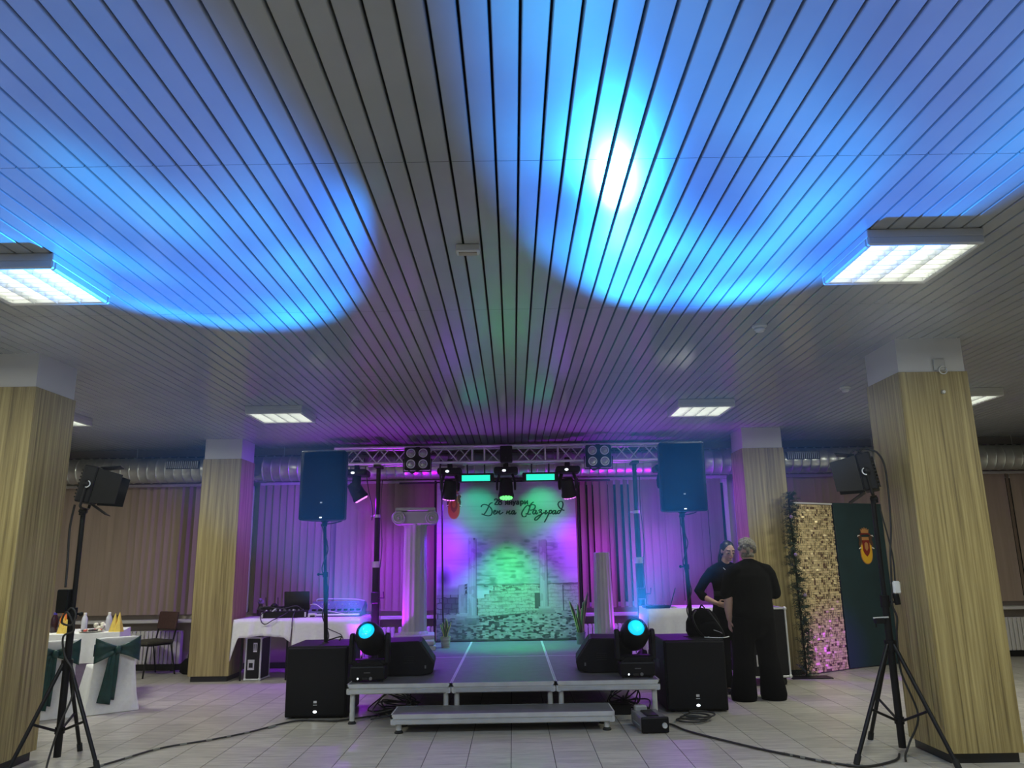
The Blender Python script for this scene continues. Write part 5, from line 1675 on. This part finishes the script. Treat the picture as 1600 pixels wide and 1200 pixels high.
# ------------------------------------------------------------------ gold sequin wall, teal board and fir garland
PA, PB = Vector((3.70, 10.36, 0)), Vector((4.44, 10.80, 0))
dv = PB - PA
t = thing('sequin_wall', 'gold shimmering sequin wall panel beside the fir garland', 'wall panel', PA, math.atan2(dv.y, dv.x))
WL, HT = dv.length, 2.17
B().box(0, WL, .012, .06, .01, HT).obj('backing_board', M['goldb'], t)
B().box(-.012, WL + .012, 0.0, .07, HT, HT + .02).obj('top_edge', M['cap'], t)
b = B()
rs = random.Random(21)
cw, chh = .036, .0305
nx, nz = int(WL / cw), int(HT / chh)
bs = B()
for i in range(nx):
    for j in range(nz):
        x, z = (i + .5) * WL / nx, .012 + (j + .5) * (HT - .02) / nz
        if rs.random() < .06:
            continue
        w, h = .0168, .0142
        ax, az = rs.gauss(0, .16), rs.gauss(0, .20)
        if rs.random() < .07:
            ax += rs.choice((-1, 1)) * .8
        c = Vector((x, 0.004, z))
        ux = Vector((math.cos(az), math.sin(az), 0)) * w
        uz = Vector((0, math.sin(ax), math.cos(ax))) * h
        bs.quad(c - ux - uz, c + ux - uz, c + ux + uz, c - ux + uz)
tag(bs.obj('sequins', M['gold'], t, 'keep'), kind='stuff')
QA, QB = Vector((4.47, 10.83, 0)), Vector((5.75, 11.45, 0))
dv = QB - QA
t = thing('teal_board', 'dark teal free standing board bearing a town emblem, partly behind the big pillar', 'board', QA, math.atan2(dv.y, dv.x))
B().box(0, dv.length, 0, .045, .01, 2.2, bev=.004).obj('panel', M['tealp'], t)
B().box(0, dv.length, .045, .08, .01, .06).obj('base_rail', M['blackm'], t)
emblem(t, .555, -.001, 1.605, .50, .006, False, 1.42)
t = thing('fir_garland', 'dark green fir garland hanging down the left edge of the gold sequin wall', 'garland', (3.63, 10.15, 0))
b = B(); b.tube([(0.02, .03, 0), (0, .03, 2.2)], .012, 8); b.obj('support_pole', M['blackm'], t)
B().box(-.2, .3, -.1, .11, 0, .012).obj('foot_plate', M['blackm'], t)
gb = B()
rs = random.Random(33)
for i in range(520):
    z = 2.30 * (i + rs.random()) / 520
    a = rs.uniform(0, 2 * PI)
    L = rs.uniform(.07, .15) * (1.0 if z > .15 else 1.2) * (.75 + .35 * math.sin(z * 17) ** 2)
    c0 = Vector((.02 + .03 * math.sin(z * 3), .03, z))
    d = Vector((math.cos(a), math.sin(a) * .8, rs.uniform(-.7, .5))).normalized()
    for k in range(9):
        q = c0 + d * L * (k + 1) / 9
        side = d.orthogonal(); side.rotate(Matrix.Rotation(rs.uniform(0, 2 * PI), 3, d))
        tip = q + (d * .6 + side).normalized() * .030
        wd = d.cross(side).normalized() * .0035
        gb.quad(q - wd, q + wd, tip + wd * .3, tip - wd * .3)
        gb.quad(q - wd, q + wd, q - (side - d * .6).normalized() * .03 + wd * .3, q - (side - d * .6).normalized() * .03 - wd * .3)
tag(gb.obj('fir_needles', M['fir'], t, 'keep'), kind='stuff')
for k, (z, x) in enumerate(((1.98, -.03), (1.5, -.02), (1.0, .05))):
    b = B(); b.ball((x, -.09, z), .022, 12, 8); b.obj('bauble', M['lilac'], t, True)

# ------------------------------------------------------------------ people
def freeze(b, name, m, parent, voxel, smooth=4, fac=.5):
    o = b.obj('tmp', m, None)
    rm = o.modifiers.new('r', 'REMESH'); rm.mode = 'VOXEL'; rm.voxel_size = voxel; rm.use_smooth_shade = True
    sm = o.modifiers.new('s', 'SMOOTH'); sm.iterations = smooth; sm.factor = fac
    dg = bpy.context.evaluated_depsgraph_get()
    me = bpy.data.meshes.new_from_object(o.evaluated_get(dg))
    bpy.data.objects.remove(o, do_unlink=True)
    me.name = name
    if not me.materials: me.materials.append(m)
    me.polygons.foreach_set('use_smooth', [True] * len(me.polygons))
    r = bpy.data.objects.new(name, me); COL.objects.link(r); r.parent = parent
    return r
def limb(b, pts, n=16):
    """pts: (x,y,z,rx,ry) swept; rx along x, ry along the other direction"""
    b.tube([p[:3] for p in pts], [(p[3], p[4]) for p in pts], n, ref=(1, 0, 0))
    for p in (pts[0], pts[-1]):
        b.ball(p[:3], (p[3] * .98, p[4] * .98, min(p[3], p[4])), 12, 8)
    return b
def hand(b, wrist, d, palm_n, s=1.0, curl=.5, thumb_side=1, lat=None):
    """wrist point, direction of the hand, palm normal"""
    w, d, nrm = Vector(wrist), Vector(d).normalized(), Vector(palm_n).normalized()
    nrm = (nrm - d * nrm.dot(d)).normalized()
    side = d.cross(nrm) * thumb_side
    k = w + d * .075 * s
    b.tube([w, w + d * .03 * s, k], [(.024 * s, .016 * s), (.036 * s, .016 * s), (.038 * s, .013 * s)], 12, ref=tuple(side))
    for i, (o_, L) in enumerate(((.028, .070), (.010, .080), (-.010, .074), (-.028, .058))):
        p = k + side * o_ * s - d * .01
        q1 = p + (d + side * o_ * 2.0) * L * .42 * s
        dd = (d * math.cos(curl) + nrm * math.sin(curl))
        q2 = q1 + dd * L * .33 * s
        dd2 = (d * math.cos(curl * 2) + nrm * math.sin(curl * 2))
        q3 = q2 + dd2 * L * .28 * s
        b.tube([p, q1, q2, q3], [.0092 * s, .0088 * s, .008 * s, .006 * s], 8)
    p = w + d * .022 * s + side * .028 * s
    q1 = p + (d * .6 + side * .9).normalized() * .035 * s
    q2 = q1 + (d * .9 + side * .25 + nrm * .4).normalized() * .03 * s
    q3 = q2 + (d * 1. + nrm * .5).normalized() * .02 * s
    b.tube([p - side * .012, q1, q2, q3], [.013 * s, .011 * s, .0095 * s, .007 * s], 8)
def head(b, c, s, Mx):
    """face towards +y in local space of Mx; c = centre"""
    T = Mx
    b.ball((0, -.008, .022), (.074 * s, .092 * s, .088 * s), 24, 18, Mx=T)
    b.ball((0, .022, -.035), (.056 * s, .066 * s, .078 * s), 20, 14, Mx=T)
    b.ball((0, .062, -.088), (.024 * s, .022 * s, .02 * s), 12, 8, Mx=T)
    b.tube([T @ Vector((0, .078, .012)), T @ Vector((0, .092, -.018)), T @ Vector((0, .099, -.034)), T @ Vector((0, .084, -.044))], [.009, .010, .012, .010], 8)
    for sx in (-1, 1):
        b.ball((sx * .030, .066, -.012), (.022, .018, .020), 10, 8, Mx=T)
        b.ball((sx * .030, .074, .026), (.024, .014, .010), 10, 8, Mx=T)
        b.ball((sx * .075 * s, -.008, -.004), (.010, .018, .030), 10, 8, Mx=T)
    b.ball((0, .080, -.062), (.020, .014, .010), 10, 8, Mx=T)

# person seen from behind, faces +y
pz = thing('person', 'person with short curly grey hair seen from behind in black T-shirt and trousers', 'person', (2.60, 8.72, 0), R(6))
HM = Matrix.Translation((-.005, .03, 1.555)) @ Matrix.Rotation(R(12), 4, 'Z') @ Matrix.Rotation(R(-5), 4, 'X')
b = B()
head(b, None, 1.0, HM)
limb(b, [(0, -.005, 1.36, .065, .06), (0, .01, 1.43, .056, .058), (0, .02, 1.50, .054, .058)])
limb(b, [(0, 0, .86, .19, .15), (0, 0, .98, .195, .15), (0, .0, 1.10, .185, .14), (0, 0, 1.24, .19, .13), (0, -.005, 1.34, .17, .10), (0, -.005, 1.385, .10, .07)], 24)
for s in (-1, 1):
    limb(b, [(s * .10, 0, .86, .115, .12), (s * .115, .01, .66, .095, .10), (s * .13, .015, .47, .068, .072), (s * .145, -.005, .28, .062, .066), (s * .15, -.01, .09, .042, .045)])
    limb(b, [(s * .15, -.04, .045, .04, .045), (s * .155, .05, .04, .044, .035), (s * .165, .15, .028, .042, .022)])
# left arm hangs, right forearm bent forward
limb(b, [(-.19, 0, 1.33, .062, .06), (-.235, -.005, 1.20, .056, .054), (-.262, 0, 1.05, .048, .046), (-.262, .02, .93, .044, .042), (-.245, .05, .82, .030, .028)])
hand(b, (-.245, .052, .815), (.03, .12, -1), (1, .1, .1), .95, .35, 1)
limb(b, [(.19, 0, 1.33, .062, .06), (.24, .0, 1.20, .056, .054), (.268, .02, 1.07, .048, .046), (.24, .13, 1.02, .043, .042), (.15, .26, 1.03, .029, .028)])
hand(b, (.145, .265, 1.03), (-.75, .65, .1), (0, .2, -1), .95, .4, -1)
body = freeze(b, 'body', M['skin2'], pz, .0065, 5)
b = B()
limb(b, [(0, 0, .835, .225, .178), (0, 0, .90, .232, .182), (0, 0, 1.02, .222, .168), (0, -.005, 1.16, .225, .158), (0, -.005, 1.28, .222, .142), (0, -.005, 1.355, .185, .108), (0, -.002, 1.402, .105, .078), (0, 0, 1.42, .068, .066)], 28)
for s in (-1, 1):
    limb(b, [(s * .13, -.003, 1.335, .085, .085), (s * .195, -.003, 1.325, .082, .08), (s * .215, -.003, 1.29, .082, .078), (s * .25, .0, 1.19, .074, .070), (s * .272, .005, 1.09, .072, .066)], 18)
for s in (-1, 1):
    limb(b, [(s * .03, -.005, 1.405, .06, .06), (s * .10, -.004, 1.375, .06, .062), (s * .16, -.003, 1.345, .062, .062)], 14)
freeze(b, 'tshirt', M['fabric'], pz, .012, 6)
b = B()
limb(b, [(0, 0, .93, .205, .165), (0, 0, .86, .222, .178), (0, 0, .78, .215, .17)], 24)
for s in (-1, 1):
    limb(b, [(s * .105, 0, .84, .125, .15), (s * .118, .005, .66, .118, .125), (s * .135, .01, .45, .108, .112), (s * .15, .0, .25, .118, .122), (s * .165, .01, .06, .138, .15), (s * .166, .012, .035, .138, .15)], 20)
freeze(b, 'trousers', M['fabric2'], pz, .012, 6)
for s in (-1, 1):
    b = B(); limb(b, [(s * .155, -.085, .035, .045, .034), (s * .16, .02, .036, .05, .036), (s * .17, .17, .026, .048, .026)]); freeze(b, 'shoe', M['black'], pz, .009, 3)
b = B()
rs = random.Random(4)
for i in range(150):
    u, v = rs.uniform(0, 2 * PI), rs.uniform(-.35, 1)
    d = Vector((math.cos(u) * math.sqrt(1 - v * v), math.sin(u) * math.sqrt(1 - v * v), v))
    if d.y > .35 and d.z < .55: continue
    if d.z < -.1 and d.y > -.3: continue
    p = Vector((d.x * .082, -.012 + d.y * .10, .02 + d.z * .10))
    b.ball(tuple(p), rs.uniform(.018, .028), 8, 6, Mx=HM)
for i in range(24):
    a = PI * (1.15 + .7 * i / 23)
    b.ball((.066 * math.cos(a), .02 + .088 * math.sin(a), -.055 + .01 * math.sin(i * 2.1)), .02, 8, 6, Mx=HM)
freeze(b, 'curly_hair', M['hair_grey'], pz, .007, 1, .3)
for s in (-1, 1):
    b = B(); b.ball((s * .030, .084, -.006), (.010, .005, .006), 8, 6, Mx=HM); b.obj('eye', M['eye'], body, True)

# woman facing the hall
wz = thing('person', 'dark haired woman in black with a belt, hand on hip, looking down', 'person', (2.47, 9.22, 0), R(186))
# local: faces +y before rotation; her right is +x -> screen left after turning
HM = Matrix.Translation((-.03, .045, 1.555)) @ Matrix.Rotation(R(6), 4, 'Z') @ Matrix.Rotation(R(-12), 4, 'X')
b = B()
head(b, None, .95, HM)
limb(b, [(0, -.01, 1.36, .055, .05), (-.008, .005, 1.43, .048, .048), (-.02, .02, 1.50, .046, .05)])
limb(b, [(0, 0, .88, .165, .12), (0, 0, .98, .145, .105), (0, .0, 1.08, .13, .10), (0, 0, 1.22, .15, .115), (0, -.005, 1.33, .145, .085), (0, -.01, 1.375, .085, .06)], 24)
for s in (-1, 1):
    limb(b, [(s * .085, 0, .88, .095, .10), (s * .09, .01, .68, .078, .08), (s * .085, .01, .48, .056, .058), (s * .085, -.005, .28, .05, .054), (s * .085, -.01, .09, .035, .038)])
    limb(b, [(s * .085, -.04, .045, .034, .04), (s * .09, .05, .04, .036, .03), (s * .095, .14, .026, .034, .02)])
# right arm (local +x): elbow out, hand at hip
limb(b, [(.155, -.005, 1.325, .05, .048), (.235, -.03, 1.23, .044, .043), (.315, -.05, 1.09, .038, .037), (.25, .03, 1.02, .033, .032), (.175, .11, .975, .024, .023)])
hand(b, (.172, .112, .972), (-.75, .30, -.22), (-.3, -1, 0), .85, .5, 1)
limb(b, [(-.155, -.005, 1.325, .05, .048), (-.205, -.01, 1.20, .044, .043), (-.235, .0, 1.06, .038, .037), (-.22, .06, .95, .033, .032), (-.20, .12, .86, .024, .023)])
hand(b, (-.20, .122, .855), (.05, .35, -1), (1, .2, .1), .85, .4, -1)
wbody = freeze(b, 'body', M['skin'], wz, .006, 4)
b = B()
limb(b, [(0, 0, .70, .20, .145), (0, 0, .86, .188, .142), (0, 0, .98, .165, .125), (0, 0, 1.07, .148, .115), (0, 0, 1.2, .168, .13), (0, -.005, 1.31, .165, .105), (0, -.01, 1.37, .10, .075), (-.003, -.008, 1.40, .066, .062)], 28)
limb(b, [(.10, -.005, 1.33, .07, .068), (.165, -.008, 1.315, .066, .064), (.24, -.03, 1.225, .060, .058), (.318, -.052, 1.10, .058, .056), (.283, -.005, 1.045, .053, .052)], 16)
limb(b, [(-.10, -.005, 1.33, .07, .068), (-.165, -.008, 1.315, .066, .064), (-.21, -.01, 1.20, .058, .056), (-.24, .0, 1.06, .054, .052), (-.23, .04, .98, .05, .05)], 16)
for s in (-1, 1):
    limb(b, [(s * .03, -.01, 1.395, .05, .05), (s * .08, -.008, 1.372, .052, .054), (s * .13, -.006, 1.345, .056, .056)], 14)
freeze(b, 'jacket', M['fabric'], wz, .011, 5)
b = B()
limb(b, [(0, 0, .90, .17, .13), (0, 0, .80, .18, .135)], 20)
for s in (-1, 1):
    limb(b, [(s * .088, 0, .84, .10, .115), (s * .092, .01, .66, .088, .092), (s * .088, .01, .46, .072, .075), (s * .09, 0, .25, .075, .08), (s * .092, 0, .075, .082, .092)], 18)
freeze(b, 'trousers', M['fabric2'], wz, .011, 5)
for s in (-1, 1):
    b = B(); limb(b, [(s * .088, -.075, .035, .038, .032), (s * .09, .02, .036, .043, .034), (s * .098, .16, .025, .038, .024)]); freeze(b, 'shoe', M['black'], wz, .008, 3)
b = B()
b.ball((0, -.022, .034), (.080, .092, .086), 24, 16, Mx=HM)
b.ball((0, -.05, -.01), (.076, .062, .09), 20, 14, Mx=HM)
b.tube([HM @ Vector((0, -.09, .0)), HM @ Vector((.01, -.10, -.10)), HM @ Vector((.02, -.085, -.2)), HM @ Vector((.03, -.06, -.27))], [(.055, .03), (.06, .028), (.055, .022), (.03, .012)], 14, ref=(1, 0, 0))
freeze(b, 'tied_hair', M['hair_dark'], wz, .007, 4)
for s in (-1, 1):
    b = B(); b.ball((s * .030, .080, -.010), (.0125, .006, .0055), 10, 6, Mx=HM); b.obj('eye', M['eye'], wbody, True)
    b = B(); b.tube([HM @ Vector((s * .014, .088, .018)), HM @ Vector((s * .032, .086, .023)), HM @ Vector((s * .05, .072, .016))], .0035, 6); b.obj('eyebrow', M['hair_dark'], wbody, True)
b = B(); b.ball((0, .091, -.062), (.021, .006, .0065), 12, 6, Mx=HM); b.obj('lips', M['lips'], wbody, True)
b = B()
b.lathe([(1.0, -.028), (1.02, -.02), (1.02, .02), (1.0, .028)], 40, Mx=Matrix.Translation((0, 0, 1.075)) @ Matrix.Diagonal((.152, .119, 1, 1)))
belt = b.obj('belt', M['black'], wz, 'auto')
b = B(); b.tube([(-.045, .122, 1.052), (.02, .124, 1.052), (.02, .124, 1.098), (-.045, .122, 1.098), (-.045, .122, 1.052)], .005, 6); b.box(-.03, .03, .118, .124, 1.072, 1.078); b.obj('belt_buckle', M['badge'], belt)
b = B(); b.tube(catmull([(-.06, .075, 1.365), (-.03, .12, 1.32), (-.005, .135, 1.30), (.02, .12, 1.32), (.05, .075, 1.365)], 6), .003, 6); b.box(-.032, .012, .128, .136, 1.285, 1.303, bev=.003).box(-.018, -.004, .128, .134, 1.26, 1.284); b.obj('badge_pendant', M['badge'], wz)

# ------------------------------------------------------------------ thin stage haze in the air around the lights
hz = bpy.data.materials.new('stage_haze')
hz.use_nodes = True
nt = hz.node_tree
nt.nodes.remove(nt.nodes['Principled BSDF'])
vs = nt.nodes.new('ShaderNodeVolumeScatter')
vs.inputs['Color'].default_value = (1, 1, 1, 1)
vs.inputs['Density'].default_value = HAZE
vs.inputs['Anisotropy'].default_value = 0.25
nt.links.new(vs.outputs[0], nt.nodes['Material Output'].inputs['Volume'])
o = B().box(-2.9, 2.7, 3.6, 11.15, 0.38, 3.12).obj('haze', hz)
tag(o, 'thin haze in the air over the stage showing the blue beams', 'haze', None, 'stuff')

# small wash lights on the floor: beyond the big pillar and at both sides of the stage
def floor_wash(loc, target, power, angle, label, col, hang=False):
    t = thing('par_light' if hang else 'floor_wash_light', label, 'stage light', loc, 0, 'par lights hung on the truss ends' if hang else 'small purple floor lights')
    g = -1 if hang else 1
    d = (Vector(target) - Vector(loc)).normalized()
    Mx = d.to_track_quat('Z', 'Y').to_matrix().to_4x4()
    B().lathe([(.05, -.06), (.075, -.05), (.08, .05), (.072, .06), (.07, .05), (.001, .05)], 20, Mx=Mx).obj('lamp_head', M['black'], t, 'auto')
    B().box(-.11, .11, -.03, .03, *sorted((g * -.13, g * -.115))).obj('base', M['blackm'], t)
    for sx in (-1, 1):
        B().box(sx * .1 - .006, sx * .1 + .006, -.02, .02, *sorted((g * -.12, g * .02))).obj('bracket', M['blackm'], t)
    spot('wash_lamp', Vector(loc) + d * .08, target, col, power, angle, 1.0, .05, t)
floor_wash((5.0, 9.5, .13), (4.25, 10.75, .22), 40, 60, 'small magenta floor light behind the big right pillar', MAG)
floor_wash((-1.92, 10.42, .13), (-1.62, 10.72, 1.7), 230, 100, 'small purple floor light beside the left stage edge near the tall column', (0.5, 0.0, 1.0))
floor_wash((1.53, 10.72, .13), (1.50, 10.80, 2.4), 200, 120, 'small purple floor light between the broken column and the right truss stand', (0.5, 0.0, 1.0))
floor_wash((-2.43, TY + .0, TZ0 - .145), (-3.4, 11.3, 1.5), 95, 170, 'small purple par light on the truss end behind the left hanging speaker', (0.24, 0.0, 1.0), True)
floor_wash((2.24, TY + .0, TZ0 - .145), (3.0, 11.3, 1.5), 95, 170, 'small purple par light on the truss end behind the right hanging speaker', (0.24, 0.0, 1.0), True)
cable('truss_cable', [(-.985, 10.68, 2.86), (-.995, 10.64, 2.7), (-.985, 10.85, 2.3), (-.995, 11.05, 1.6), (-1.0, 11.2, .9), (-1.01, 11.3, .375), (-1.2, 11.38, .37)], .012, 'black cable dropping from the truss beside the tall plaster column capital')
cable('truss_cable', [(-2.05, 10.75, 2.80), (-2.0, 10.72, 2.5), (-1.93, 10.70, 2.2), (-1.93, 10.68, 2.05)], .007, 'thin black cable from the wash light beside the left speaker to the truss stand')
